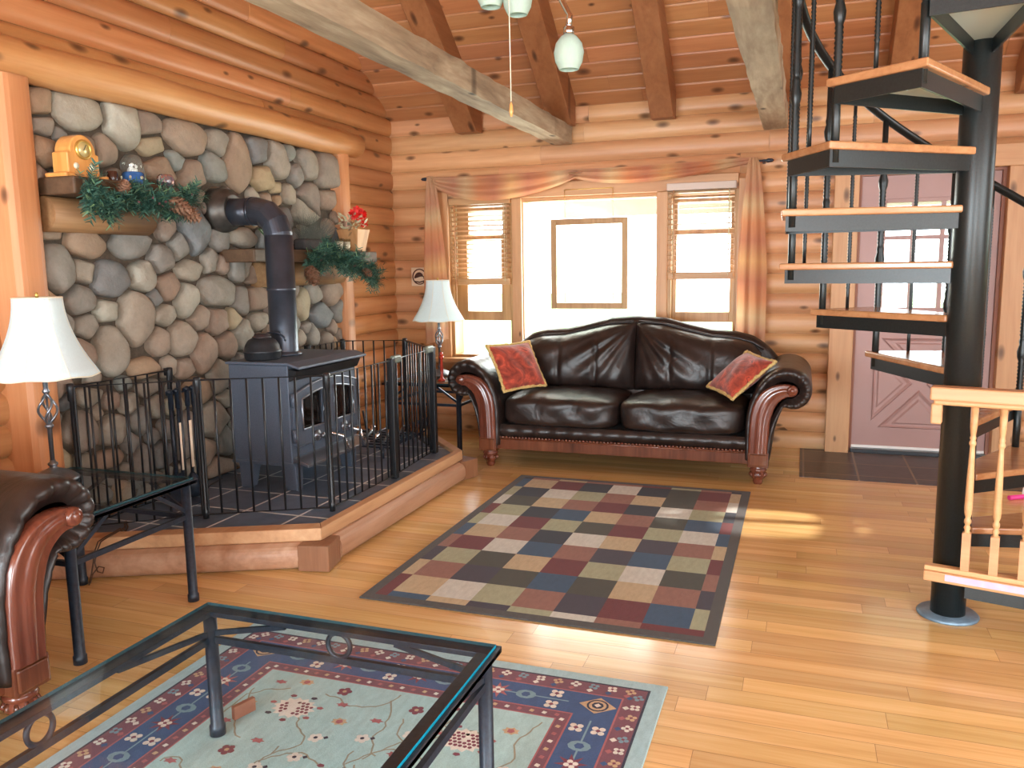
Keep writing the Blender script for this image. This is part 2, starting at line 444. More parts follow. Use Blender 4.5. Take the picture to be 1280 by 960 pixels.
WM = {}
def wm_of(o):
    return WM.get(o.name, Matrix.Identity(4))
def obj(name, mb, mats, parent=None, bevel=0, bseg=2, fix=False, solid=0, sub=0):
    me = bpy.data.meshes.new(name)
    W = wm_of(parent) if parent else Matrix.Identity(4)
    inv = W.inverted()
    me.from_pydata([tuple(inv @ Vector(v)) for v in mb.v], [], mb.f)
    if not isinstance(mats, (list, tuple)): mats = [mats]
    for m in mats: me.materials.append(m)
    me.polygons.foreach_set('material_index', mb.mi)
    me.polygons.foreach_set('use_smooth', mb.sm)
    if mb.uv:
        l = me.uv_layers.new(name='UVMap')
        for lp in me.loops: l.data[lp.index].uv = mb.uv[lp.vertex_index]
    me.update()
    if fix:
        bm = bmesh.new(); bm.from_mesh(me); bmesh.ops.recalc_face_normals(bm, faces=bm.faces); bm.to_mesh(me); bm.free()
    o = bpy.data.objects.new(name, me)
    C.objects.link(o)
    if parent: o.parent = parent
    WM[o.name] = W
    if bevel:
        b = o.modifiers.new('b', 'BEVEL'); b.width = bevel; b.segments = bseg; b.limit_method = 'ANGLE'; b.angle_limit = 0.7
    if solid:
        b = o.modifiers.new('s', 'SOLIDIFY'); b.thickness = solid; b.offset = 0
    if sub:
        b = o.modifiers.new('u', 'SUBSURF'); b.levels = sub; b.render_levels = sub
    return o
def tag(o, label=None, cat=None, group=None, kind=None):
    if label: o['label'] = label
    if cat: o['category'] = cat
    if group: o['group'] = group
    if kind: o['kind'] = kind
    return o
def thing(name, label, cat, loc=(0, 0, 0), rz=0, group=None, kind=None):
    o = bpy.data.objects.new(name, None); C.objects.link(o)
    o.empty_display_size = 0.1
    o.location = loc; o.rotation_euler = (0, 0, rz)
    WM[o.name] = Matrix.Translation(loc) @ Matrix.Rotation(rz, 4, 'Z')
    return tag(o, label, cat, group, kind)
def struct(name, mb, m, parent=None, **kw):
    o = obj(name, mb, m, parent, **kw)
    if parent is None: o['kind'] = 'structure'
    return o
def sthing(name):
    o = bpy.data.objects.new(name, None); C.objects.link(o); o['kind'] = 'structure'; WM[o.name] = Matrix.Identity(4); return o
def setloc(o, loc, rz=0):
    o.location = loc; o.rotation_euler = (0, 0, rz)
def kids(o): return [c for c in bpy.data.objects if c.parent == o]
def copy_tree(o, parent=None):
    c = o.copy(); C.objects.link(c); c.parent = parent
    WM[c.name] = wm_of(o)
    for ch in kids(o): copy_tree(ch, c)
    return c

# ------------------------------------------------------------------ room constants (metres)
WX = -3.42      # left (gable) wall line
WY = 6.60       # wall with the window and the door
RX = 3.0        # wall to the right, out of view
BY = -3.2       # wall behind the camera
SEAM0, PITCH = 2.10 - 14 * 0.1515, 0.1515
EAVE, SLOPE, RIDGE = 2.66, 0.78, 2.2
def ceil_z(y): return EAVE + SLOPE * (WY - y) if y > RIDGE else EAVE + SLOPE * (WY - RIDGE) - SLOPE * (RIDGE - y)

# ---- floor of oak strips
def floor():
    mb = MB(); w = 0.098; rng = random.Random(3)
    y = BY - 0.1
    while y < WY + 0.1:
        x = WX - 0.2 - rng.random() * 1.2
        while x < RX + 0.1:
            L = rng.choice((0.55, 0.8, 1.1, 1.4, 1.7))
            mb.add([(x + .0006, y + .0007, 0), (x + L - .0006, y + .0007, 0), (x + L - .0006, y + w - .0007, 0), (x + .0006, y + w - .0007, 0)], [(0, 1, 2, 3)])
            x += L
        y += w
    mb.box(WX - 0.3, RX + 0.2, BY - 0.2, WY + 0.2, -0.08, -0.0035, mi=1)
    return struct('floor', mb, [M['oak'], plain('floor_gap', lin(120, 78, 40), 0.8)])
floor()
mb = MB().box(0.02, 1.9, 5.67, 6.6, -0.002, 0.003)
tag(struct('trim_1', mb, M['entry']), 'dark slate tile pad set in the oak floor at the door', 'floor tile')

# ---- log walls
def log_course(mb, axis, z0, a0, a1, base, sgn, rng, bulge=0.038, split=True):
    """one course of half round log along axis from a0 to a1; base = seam plane, bulging in direction sgn"""
    cuts = [a0]
    p = a0 + rng.uniform(0.5, 2.6)
    while split and p < a1 - 0.5:
        cuts.append(p); p += rng.uniform(1.6, 3.4)
    cuts.append(a1)
    n = 9
    for c0, c1 in zip(cuts[:-1], cuts[1:]):
        prof = []
        bl = bulge * rng.uniform(0.9, 1.1)
        for k in range(n + 1):
            t = k / n
            q = 2 * t - 1
            prof.append((max(0.0, 1 - abs(q) ** 2.6) ** 0.62 * bl, z0 + 0.0015 + t * (PITCH - 0.003)))
        vs = []
        for a in (c0 + 0.001, c1 - 0.001):
            for d, z in prof:
                vs.append((a, base + sgn * d, z) if axis == 'x' else (base + sgn * d, a, z))
        m = n + 1
        fs = [(k, k + 1, m + k + 1, m + k) for k in range(n)]
        if (axis == 'x') == (sgn < 0): fs = [f[::-1] for f in fs]
        mb.add(vs, fs, True)
        mb.add([vs[k] for k in range(m)], [tuple(range(m))])
        mb.add([vs[m + k] for k in range(m)], [tuple(range(m))])

WIN = (-2.90, -0.47, 0.62, 2.00)     # whole triple window rough opening
DOOR = (0.36, 1.30, 0.0, 2.05)
def back_wall():
    mb = MB(); rng = random.Random(11)
    for i in range(-1, 22):
        z = SEAM0 + i * PITCH
        if z > EAVE + 0.02: break
        spans = [(WX - 0.02, RX)]
        for (x0, x1, zz0, zz1) in (WIN, DOOR):
            if z + PITCH * 0.5 > zz0 and z + PITCH * 0.5 < zz1:
                ns = []
                for a, b in spans:
                    if x0 > a and x1 < b: ns += [(a, x0), (x1, b)]
                    else: ns.append((a, b))
                spans = ns
        for a, b in spans: log_course(mb, 'x', z, a, b, WY - 0.002, -1, rng)
    # solid core behind the log faces with the two openings
    xs = [WX - 0.3, WIN[0], WIN[1], DOOR[0], DOOR[1], RX + 0.2]
    def core(x0, x1, z0, z1): mb.box(x0, x1, WY, WY + 0.16, z0, z1, mi=1)
    core(xs[0], xs[1], -0.1, 2.9); core(xs[1], xs[2], -0.1, WIN[2]); core(xs[1], xs[2], WIN[3], 2.9)
    core(xs[2], xs[3], -0.1, 2.9); core(xs[3], xs[4], DOOR[3], 2.9); core(xs[4], xs[5], -0.1, 2.9)
    return struct('wall_back', mb, [M['log'], M['sash']])
back_wall()

def left_wall():
    mb = MB(); rng = random.Random(5)
    for i in range(-1, 40):
        z = SEAM0 + i * PITCH
        zt = z + PITCH
        if zt < EAVE: y1, y0 = WY - 0.005, BY
        else:
            y1 = WY - (z + PITCH * 0.2 - EAVE) / SLOPE
            y0 = 2 * RIDGE - y1
            y0 = max(BY, y0)
        if y1 - y0 < 0.4: break
        log_course(mb, 'y', z, y0, y1, WX - 0.02, 1, rng)
    # solid gable core
    top = EAVE + SLOPE * (WY - RIDGE)
    poly = [(BY - .2, -0.1), (WY + .16, -0.1), (WY + .16, EAVE - .05), (RIDGE, top + 0.05), (BY - .2, ceil_z(BY - .2) + 0.05)]
    mb.prism(poly, WX - 0.2, WX - 0.025, 'x', mi=1)
    return struct('wall_left', mb, [M['log_y'], M['sash']])
left_wall()

# walls out of view, with the big openings the daylight of the room comes through
def hidden_walls():
    mb = MB()
    top = 6.4
    # right wall with openings added for side light and low sun
    def rw(y0, y1, z0, z1): mb.box(RX, RX + 0.15, y0, y1, z0, z1)
    rw(BY, -1.6, -0.1, top); rw(-1.6, 2.4, 2.4, top); rw(-1.6, 2.4, -0.1, 0.7); rw(2.4, 4.1, -0.1, top); rw(4.1, 5.5, 2.3, top); rw(4.1, 5.5, -0.1, .8); rw(5.5, WY + 0.2, -0.1, top)
    struct('wall_right', mb, M['casing'])
    mb = MB()
    def bw(x0, x1, z0, z1): mb.box(x0, x1, BY - 0.15, BY, z0, z1)
    bw(WX - .2, -3.0, -0.1, top); bw(2.6, RX + .15, -0.1, top); bw(-3.0, 2.6, 4.3, top); bw(-3.0, 2.6, -0.1, 0.25); bw(-.75, 1.25, .25, 4.3)  # centre pier shaped to keep rear daylight from reflecting in the sofa arm
    struct('wall_rear', mb, M['casing'])
hidden_walls()

# ---- ceiling boards on the slope, running along X
def ceiling():
    mb = MB(); rng = random.Random(9)
    bw = 0.135; L = math.hypot(1, SLOPE); dy, dz = 1 / L, SLOPE / L
    s_max = (WY - RIDGE) * L
    for side in (0, 1):
        s = -0.1 if side == 0 else 0
        while s < (s_max if side == 0 else (RIDGE - BY + 0.2) * L):
            x = WX - 0.05 - rng.random() * 1.5
            while x < RX + .1:
                ln = rng.uniform(1.4, 3.2)
                def P(xx, ss, h=0):
                    if side == 0: return (xx, WY - ss * dy - h * dz, EAVE + ss * dz + h * dy * -1)
                    return (xx, RIDGE - ss * dy, ceil_z(RIDGE) - ss * dz)
                a, b = s + 0.0, s + bw
                x1 = x + ln - .002
                g = 0.010
                vs = [P(x, a), P(x1, a), P(x1, a + g, 0.008), P(x, a + g, 0.008), P(x1, b - g, 0.008), P(x, b - g, 0.008), P(x1, b), P(x, b)]
                mb.add(vs, [(0, 3, 2, 1), (3, 5, 4, 2), (5, 7, 6, 4)])
                x += ln
            s += bw
    top = ceil_z(RIDGE)
    o = 0.012
    mb.prism([(WY + .25, EAVE - .25 * SLOPE + o), (RIDGE, top + o), (BY - .3, ceil_z(BY - .3) + o), (BY - .3, ceil_z(BY - .3) + .2), (RIDGE, top + .2), (WY + .25, EAVE - .25 * SLOPE + .2)], WX - .25, RX + .2, 'x', mi=1)
    return struct('ceiling', mb, [M['ceil'], M['rafter']])
ceiling()

def rafters():
    L = math.hypot(1, SLOPE)
    for i, (x0, x1) in enumerate(((-2.735, -2.545), (-1.935, -1.745), (-1.13, -0.955), (-0.30, -0.125), (0.50, 0.68), (1.30, 1.48), (2.1, 2.28))):
        mb = MB()
        d = 0.15 * L
        yb = WY - 0.07
        zt = lambda y: ceil_z(y) - 0.004
        mb.prism([(yb, zt(yb)), (yb, zt(yb) - d), (yb - 0.12, zt(yb) - d), (RIDGE, ceil_z(RIDGE) - d), (RIDGE, ceil_z(RIDGE) - .004)], x0, x1, 'x')
        tag(struct(f'trim_{10 + i}', mb, M['rafter'], bevel=0.006), None, 'rafter')
rafters()

def beams():
    labels = ('rough weathered tie beam reaching over the wood stove side of the room', 'rough weathered tie beam beside the spiral stair')
    for i, (x0, x1, y1) in enumerate(((-1.925, -1.775, 6.52), (-0.305, -0.142, 6.46))):
        mb = MB(); rng = random.Random(20 + i)
        N = 90; y0 = BY
        sect = []
        for k in range(N + 1):
            y = y0 + (y1 - y0) * k / N
            j = lambda a=0.003: rng.uniform(-a, a)
            zt, zb = 2.525, 2.385
            sect.append([(x0 + j(), y, zb + j()), (x1 + j(), y, zb + j()), (x1 + j(), y, (zb + zt) / 2 + j()), (x1 + j(.007), y, zt + j(.005)), (x0 + j(), y, zt + j())])
        vs = [p for q in sect for p in q]; m = 5
        fs = [(k * m + a, k * m + (a + 1) % m, (k + 1) * m + (a + 1) % m, (k + 1) * m + a) for k in range(N) for a in range(m)]
        mb.add(vs, fs)
        mb.add(sect[-1], [(0, 1, 2, 3, 4)]); mb.add(sect[0], [(4, 3, 2, 1, 0)])
        tag(struct(f'trim_{20 + i}', mb, M['beam'], fix=True), labels[i], 'beam')
beams()

# ---- fieldstone chimney wall -------------------------------------------------
def stone_wall():
    # centres and half sizes of the stones, (y, z, ry, rz) on the wall in metres
    S = STONES
    y0, y1, z0, z1 = 2.90, 5.56, 0.172, 2.285
    rng = random.Random(4)
    st = [list(s) for s in S]
    # fill gaps with small cobbles
    tries = 0
    while tries < 9000:
        tries += 1
        y, z = rng.uniform(y0, y1), rng.uniform(z0, z1)
        gap = min(max(abs(y - s[0]) / s[2], 0) ** 2 + (abs(z - s[1]) / s[3]) ** 2 for s in st)
        if gap > 1.75:
            r = rng.uniform(0.05, 0.085) if tries < 4000 else rng.uniform(0.04, 0.06)
            ok = all(((y - s[0]) / (s[2] + r * .75)) ** 2 + ((z - s[1]) / (s[3] + r * .75)) ** 2 > 1.0 for s in st)
            if ok: st.append([y, z, r * rng.uniform(0.8, 1.2), r * rng.uniform(0.8, 1.2)])
    mb = MB()
    X0 = WX + 0.015
    for i, (cy, cz, ry, rz) in enumerate(st):
        if not (y0 - .05 < cy < y1 + .05 and z0 - .05 < cz < z1 + .05): continue
        rr = random.Random(i * 7 + 1)
        K = 36
        ph = rr.uniform(0, 6.28); ph2 = rr.uniform(0, 6.28)
        pts = []
        for k in range(K):
            t = 2 * PI * k / K
            c, s_ = cos(t), sin(t)
            e = 2.5
            rad = (abs(c) ** e + abs(s_) ** e) ** (-1 / e) * 1.12
            rad *= 1 + 0.055 * sin(2 * t + ph) + 0.045 * sin(3 * t + ph2)
            pts.append([cy + ry * rad * c, cz + rz * rad * s_])
        # clip with neighbours
        for j, (ny, nz, nry, nrz) in enumerate(st):
            if j == i: continue
            dy, dz = ny - cy, nz - cz
            D = math.hypot(dy, dz)
            if D > 0.75 or D < 1e-6: continue
            ux, uz = dy / D, dz / D
            ra = 1 / math.sqrt((ux / ry) ** 2 + (uz / rz) ** 2); rb = 1 / math.sqrt((ux / nry) ** 2 + (uz / nrz) ** 2)
            if D > (ra + rb) * 1.6: continue
            lim = D * ra / (ra + rb) - 0.006
            for p in pts:
                q = (p[0] - cy) * ux + (p[1] - cz) * uz
                if q > lim:
                    p[0] -= (q - lim) * ux; p[1] -= (q - lim) * uz
        for p in pts:
            p[0] = min(max(p[0], y0), y1); p[1] = min(max(p[1], z0), z1)
        for _ in range(2):
            pts = [[(pts[k - 1][a] + 2 * pts[k][a] + pts[(k + 1) % K][a]) / 4 for a in (0, 1)] for k in range(K)]
        my = sum(p[0] for p in pts) / K; mz = sum(p[1] for p in pts) / K
        ext = min(max(abs(p[0] - my) for p in pts), max(abs(p[1] - mz) for p in pts))
        H = min(0.088, 0.026 + 0.58 * ext) * rr.uniform(0.85, 1.2)
        tilt_y, tilt_z = rr.uniform(-.10, .10), rr.uniform(-.14, .06)
        vs = []
        rings = [(1.0, -0.02), (0.995, 0.30), (0.95, 0.58), (0.85, 0.78), (0.66, 0.92), (0.38, 0.985)]
        for sc, h in rings:
            for k in range(K):
                py, pz = my + (pts[k][0] - my) * sc, mz + (pts[k][1] - mz) * sc
                lump = 0.006 * sin(py * 31 + ph) * sin(pz * 37 + ph2) * (1 if h > .3 else 0)
                vs.append((X0 + H * h + lump + ((py - my) * tilt_y + (pz - mz) * tilt_z) * max(0, h), py, pz))
        vs.append((X0 + H, my, mz))
        fs = [(r * K + k, r * K + (k + 1) % K, (r + 1) * K + (k + 1) % K, (r + 1) * K + k) for r in range(len(rings) - 1) for k in range(K)]
        e = (len(rings) - 1) * K
        fs += [(e + k, e + (k + 1) % K, len(vs) - 1) for k in range(K)]
        mb.add(vs, fs, True, 0)
    def mort(u, v):
        y, z = 2.92 + u * 2.61, 0.172 + v * 2.15
        return (WX + 0.026 + 0.006 * sin(y * 60) * sin(z * 53), y, z)
    mb.grid(mort, 90, 70, True, 1)
    return struct('wall_hearth', mb, [M['stone'], M['mortar']])
STONES = [(3.0, 2.212, 0.074, 0.068), (3.2, 2.201, 0.166, 0.089), (3.016, 2.11, 0.079, 0.052), (3.1, 2.078, 0.048, 0.039), (3.003, 1.989, 0.083, 0.076), (3.482, 2.192, 0.118, 0.13), (3.362, 2.041, 0.074, 0.083), (3.669, 2.205, 0.115, 0.076), (3.688, 2.113, 0.107, 0.067), (3.949, 2.173, 0.179, 0.105), (4.227, 2.189, 0.105, 0.08), (3.864, 2.046, 0.077, 0.053), (3.742, 1.984, 0.138, 0.073), (4.172, 2.046, 0.114, 0.089), (3.979, 1.974, 0.131, 0.103), (4.409, 2.099, 0.142, 0.176), (4.605, 2.187, 0.114, 0.092), (4.804, 2.143, 0.115, 0.138), (4.966, 2.221, 0.078, 0.057), (4.646, 2.02, 0.116, 0.097), (5.042, 2.077, 0.103, 0.087), (5.16, 2.151, 0.144, 0.115), (5.424, 2.125, 0.149, 0.142), (4.816, 1.977, 0.075, 0.05), (4.948, 1.943, 0.089, 0.071), (5.176, 1.912, 0.192, 0.159), (5.438, 1.952, 0.158, 0.084), (4.03, 1.859, 0.067, 0.042), (3.002, 1.616, 0.075, 0.039), (3.198, 1.564, 0.143, 0.081), (3.488, 1.578, 0.171, 0.087), (3.008, 1.44, 0.088, 0.128), (3.165, 1.431, 0.064, 0.066), (3.317, 1.391, 0.127, 0.099), (3.755, 1.666, 0.07, 0.075), (3.691, 1.492, 0.109, 0.079), (3.548, 1.395, 0.09, 0.092), (3.839, 1.569, 0.072, 0.085), (3.984, 1.658, 0.128, 0.148), (4.205, 1.612, 0.097, 0.076), (4.424, 1.636, 0.135, 0.075), (4.098, 1.488, 0.067, 0.08), (4.204, 1.463, 0.061, 0.064), (4.376, 1.457, 0.113, 0.113), (3.906, 1.432, 0.13, 0.066), (3.733, 1.342, 0.112, 0.08), (4.574, 1.427, 0.089, 0.098), (4.134, 1.304, 0.169, 0.103), (3.635, 1.284, 0.058, 0.053), (3.868, 1.252, 0.086, 0.112), (4.363, 1.23, 0.089, 0.104), (4.525, 1.248, 0.142, 0.088), (3.123, 1.292, 0.099, 0.085), (3.284, 1.228, 0.077, 0.064), (3.479, 1.189, 0.116, 0.16), (3.693, 1.184, 0.097, 0.063), (3.154, 1.164, 0.073, 0.067), (3.959, 1.151, 0.082, 0.079), (4.121, 1.118, 0.09, 0.091), (4.271, 1.122, 0.063, 0.075), (4.526, 1.095, 0.111, 0.063), (3.287, 1.03, 0.093, 0.136), (3.518, 0.909, 0.134, 0.057), (3.632, 1.038, 0.079, 0.083), (3.814, 1.039, 0.109, 0.112), (3.989, 0.933, 0.104, 0.134), (4.184, 0.969, 0.09, 0.093), (3.699, 0.895, 0.075, 0.059), (3.822, 0.872, 0.088, 0.062), (4.11, 0.791, 0.11, 0.11), (4.344, 1.031, 0.089, 0.114), (3.915, 0.717, 0.14, 0.089), (4.015, 0.518, 0.147, 0.119), (3.79, 0.479, 0.093, 0.14), (3.945, 0.355, 0.091, 0.091), (4.126, 0.373, 0.078, 0.112), (4.068, 0.215, 0.123, 0.084), (3.807, 0.277, 0.124, 0.05), (3.273, 0.76, 0.068, 0.047), (2.989, 0.798, 0.039, 0.044), (3.143, 0.804, 0.083, 0.053), (3.372, 0.736, 0.061, 0.06), (3.034, 0.64, 0.092, 0.111), (3.258, 0.612, 0.097, 0.082), (3.445, 0.617, 0.069, 0.085), (3.371, 0.524, 0.062, 0.064), (3.232, 0.466, 0.126, 0.051), (3.063, 0.489, 0.063, 0.045), (3.444, 0.409, 0.085, 0.09), (3.539, 0.792, 0.077, 0.049), (3.72, 0.758, 0.047, 0.034), (5.03, 1.188, 0.073, 0.141), (5.195, 1.253, 0.098, 0.072), (5.433, 1.245, 0.146, 0.1), (5.281, 1.09, 0.169, 0.086), (5.529, 1.113, 0.085, 0.089), (5.141, 1.847, 0.159, 0.117), (4.508, 1.395, 0.104, 0.064), (4.419, 1.449, 0.075, 0.074), (5.171, 1.47, 0.129, 0.048), (5.464, 1.47, 0.141, 0.05)]
stone_wall()

# timber surround of the stone
mb = MB()
def roundpost(mb, y0, y1, z0, z1, xb, depth, n=10):
    prof = [(y0 + (y1 - y0) * k / n, xb + depth * (max(0, 1 - abs(2 * k / n - 1) ** 4)) ** .5) for k in range(n + 1)]
    poly = [(x, y) for y, x in prof] + [(xb - .05, y1), (xb - .05, y0)]
    mb.prism(poly, z0, z1, 'z', smooth=False)
roundpost(mb, 2.71, 2.915, 0.0, 2.29, WX + 0.02, 0.12)
tag(struct('trim_2', mb, M['post'], fix=True), 'broad pale timber post on the near side of the stone wall', 'post')
mb = MB(); roundpost(mb, 5.535, 5.715, 0.0, 2.29, WX + 0.02, 0.09)
tag(struct('trim_3', mb, M['post'], fix=True), 'narrow timber post between the stone wall and the far corner', 'post')
mb = MB()
N = 40
mb.tube([(WX + 0.075, BY + (5.84 - BY) * k / N, 2.372 + 0.004 * sin(k * 1.3)) for k in range(N + 1)], [0.094 + 0.003 * sin(k * .9) for k in range(N)] + [0.088], 20)
tag(struct('trim_4', mb, M['trimlog']), 'long round trim log lying over the top of the stone wall', 'log')

# ---- windows ----------------------------------------------------------------
YF = 6.575       # face of window woodwork
def frame_mb(x0, x1, z0, z1, w, y0, y1, wt=None, wb=None):
    wt = w if wt is None else wt; wb = w if wb is None else wb
    mb = MB()
    mb.box(x0, x0 + w, y0, y1, z0, z1); mb.box(x1 - w, x1, y0, y1, z0, z1)
    mb.box(x0 + w, x1 - w, y0, y1, z1 - wt, z1); mb.box(x0 + w, x1 - w, y0, y1, z0, z0 + wb)
    return mb
def hung_window(name, x0, x1, gx0, gx1, labelp):
    w = sthing(name)
    z0, z1 = 0.655, 1.985
    obj('window_frame', frame_mb(x0, x1, z0, z1, min(gx0 - x0, x1 - gx1) * 0.5, 6.56, 6.75, 0.03, 0.02), M['sash'], w, 0.004)
    jw = min(gx0 - x0, x1 - gx1) * 0.5
    a, b = x0 + jw, x1 - jw
    sw = gx0 - a
    s = obj('upper_sash', frame_mb(a, b, 1.645, z1 - .03, max(.03, sw), 6.665, 6.70, .05, .045), M['sash'], w, 0.003)
    obj('pane', MB().box(a + .02, b - .02, 6.68, 6.684, 1.66, z1 - .05), M['glass'], s)
    s = obj('lower_sash', frame_mb(a, b, 0.968, 1.70, max(.03, sw), 6.62, 6.66, .045, .078), M['sash'], w, 0.003)
    obj('pane', MB().box(a + .02, b - .02, 6.638, 6.642, 1.0, 1.68), M['glass'], s)
    return w
hung_window('window_1', -2.872, -2.30, -2.742, -2.354, '')
hung_window('window_3', -1.015, -0.475, -0.951, -0.54, '')
w = sthing('window_2')
obj('window_frame', frame_mb(-2.225, -1.095, 0.655, 1.985, 0.012, 6.58, 6.75, .03, .02), M['sash'], w, 0.003)
obj('pane', MB().box(-2.215, -1.105, 6.68, 6.686, 0.67, 1.96), M['glass'], w)
# mullions and casings
for i, (x0, x1, z0, z1, y0) in enumerate(((-3.03, -2.872, 0.60, 2.06, 6.525), (-2.305, -2.222, 0.655, 1.985, 6.545), (-1.098, -1.012, 0.655, 1.985, 6.545), (-0.478, -0.345, 0.60, 2.06, 6.525))):
    struct(f'trim_{30 + i}', MB().box(x0, x1, y0, 6.72, z0, z1), M['casing'], bevel=0.005)
struct('trim_34', MB().box(-2.87, -0.48, 6.53, 6.70, 1.985, 2.10), M['casing_x'], bevel=0.005)
struct('trim_35', MB().box(-3.02, -0.36, 6.43, 6.72, 0.615, 0.652), M['casing_x'], bevel=0.008)
struct('trim_36', MB().box(-2.98, -0.40, 6.53, 6.62, 0.49, 0.615), M['casing_x'], bevel=0.005)

# ---- front door -------------------------------------------------------------
d = sthing('door_1')
dx0, dx1, dz0, dz1, dy0, dy1 = 0.385, 1.275, 0.045, 2.03, 6.60, 6.645
LX = (0.545, 1.115); LZ = (1.075, 1.845)
mb = MB()
mb.box(dx0, LX[0], dy0, dy1, dz0, dz1); mb.box(LX[1], dx1, dy0, dy1, dz0, dz1)
mb.box(LX[0], LX[1], dy0, dy1, dz0, LZ[0]); mb.box(LX[0], LX[1], dy0, dy1, LZ[1], dz1)
obj('door_slab', mb, M['doorpaint'], d)
mb = MB()
cw = (LX[1] - LX[0]) / 3; ch = (LZ[1] - LZ[0]) / 3
t_ = 0.030
fr = frame_mb(LX[0] - .02, LX[1] + .02, LZ[0] - .02, LZ[1] + .02, .028, dy0 - .014, dy1 + .01)
for i in (1, 2):
    fr.box(LX[0] + cw * i - t_ / 2, LX[0] + cw * i + t_ / 2, dy0 - .006, dy1, *LZ)
    fr.box(LX[0], LX[1], dy0 - .005, dy1, LZ[0] + ch * i - .014, LZ[0] + ch * i + .014)
obj('light_grille', fr, M['doorpaint'], d, 0.003)
obj('pane', MB().box(LX[0], LX[1], 6.62, 6.624, *LZ), M['glass'], d)
# raised cross-buck triangles
def tri_panel(mb, pts):
    cx = sum(p[0] for p in pts) / 3; cz = sum(p[1] for p in pts) / 3
    rings = [(1.0, 0.0), (0.93, -0.012), (0.80, -0.003), (0.66, -0.003), (0.56, -0.012)]
    vs = []
    for s_, h in rings:
        for (x, z) in pts: vs.append((cx + (x - cx) * s_, dy0 + h - 0.0005, cz + (z - cz) * s_))
    fs = [(r * 3 + k, (r + 1) * 3 + k, (r + 1) * 3 + (k + 1) % 3, r * 3 + (k + 1) % 3) for r in range(4) for k in range(3)]
    fs.append((12, 14, 13))
    mb.add(vs, fs)
mb = MB()
px0, px1, pz0, pz1 = 0.515, 1.145, 0.19, 0.86
cx, cz = (px0 + px1) / 2, (pz0 + pz1) / 2
g = 0.045
for pts in (((px0, pz0 + g), (px0, pz1 - g), (cx - g, cz)), ((px0 + g, pz0), (cx, cz - g), (px1 - g, pz0)), ((px1, pz0 + g), (cx + g, cz), (px1, pz1 - g)), ((px0 + g, pz1), (px1 - g, pz1), (cx, cz + g))):
    tri_panel(mb, pts)
obj('crossbuck_panel', mb, M['doorpaint'], d, fix=True)
mb = MB().lathe([(0.0, 0), (0.032, 0), (0.032, -.008), (.012, -.012), (.012, -.035), (.024, -.042), (.028, -.055), (.02, -.068), (0, -.07)], (1.205, dy0, 0.90), 20, 'y')
obj('door_knob', mb, M['chrome'], d, fix=True)
mb = MB().lathe([(0.0, 0), (0.026, 0), (0.026, -.012), (.012, -.018), (0, -.02)], (1.205, dy0, 1.04), 18, 'y')
obj('deadbolt', mb, M['brass'], d, fix=True)
obj('threshold', MB().box(0.375, 1.29, 6.53, 6.66, 0.0, 0.03), M['threshold'], d, 0.004)
obj('sweep', MB().box(dx0, dx1, 6.592, 6.612, 0.032, 0.05), M['white'], d)
for i, (x0, x1, z0, z1) in enumerate(((0.195, 0.362, 0.0, 2.05), (1.30, 1.475, 0.0, 2.05), (0.195, 1.475, 2.05, 2.20))):
    struct(f'trim_{40 + i}', MB().box(x0, x1, 6.50, 6.66, z0, z1), M['casing'] if i < 2 else M['casing_x'], bevel=0.005)
mb = MB(); mb.box(0.362, 0.383, 6.575, 6.68, 0, 2.05); mb.box(1.277, 1.30, 6.575, 6.68, 0, 2.05); mb.box(.383, 1.277, 6.575, 6.68, 2.032, 2.05)
struct('trim_43', mb, plain('door_jamb', lin(150, 98, 76), 0.5))

# ---- hearth platform ----------------------------------------------------------
HZ = 0.168                       # tile surface
P_ = [(-3.375, 2.705), (-2.145, 3.27), (-2.145, 5.02), (-2.72, 5.66), (-3.375, 5.66)]
hearth = thing('raised_hearth', 'raised slate tiled hearth with half log front and wooden ledge under the wood stove', 'hearth', (-2.9, 4.2, 0))
mb = MB()
inn = [(-3.375, 2.80), (-2.20, 3.345), (-2.20, 4.99), (-2.75, 5.60), (-3.375, 5.60)]
mb.prism(inn, 0.0, HZ, 'z')
obj('tile_top', mb, M['slate'], hearth)
def hearth_edge(a, b, name_i):
    a, b = Vector((a[0], a[1], 0)), Vector((b[0], b[1], 0)); d = (b - a).normalized(); nrm = Vector((d.y, -d.x, 0))
    # ledge plank
    vs = []
    return a, b, d, nrm
segs = ((P_[0], P_[1]), (P_[1], P_[2]), (P_[2], P_[3]))
for i, (a, b) in enumerate(segs):
    a_, b_, d_, n_ = hearth_edge(a, b, i)
    mb = MB()
    # half-round log under the ledge
    prof = [(0.012 + 0.045 * (max(0, 1 - abs(2 * k / 10 - 1) ** 2.4)) ** .6, 0.002 + 0.128 * k / 10) for k in range(11)] + [(-0.05, 0.13), (-0.05, 0.002)]
    A = a_ + d_ * (0.0 if i == 0 else 0.09); B = b_ - d_ * (0.09 if i < 2 else 0)
    n = len(prof)
    vs = [tuple(p + n_ * q + Vector((0, 0, z))) for p in (A, B) for q, z in prof]
    mb.add(vs, [(k, (k + 1) % n, n + (k + 1) % n, n + k) for k in range(n)], False)
    mb.add(vs[:n], [tuple(range(n))]); mb.add(vs[n:], [tuple(range(n))[::-1]])
    obj('half_log', mb, M['ledge'], hearth, fix=True)
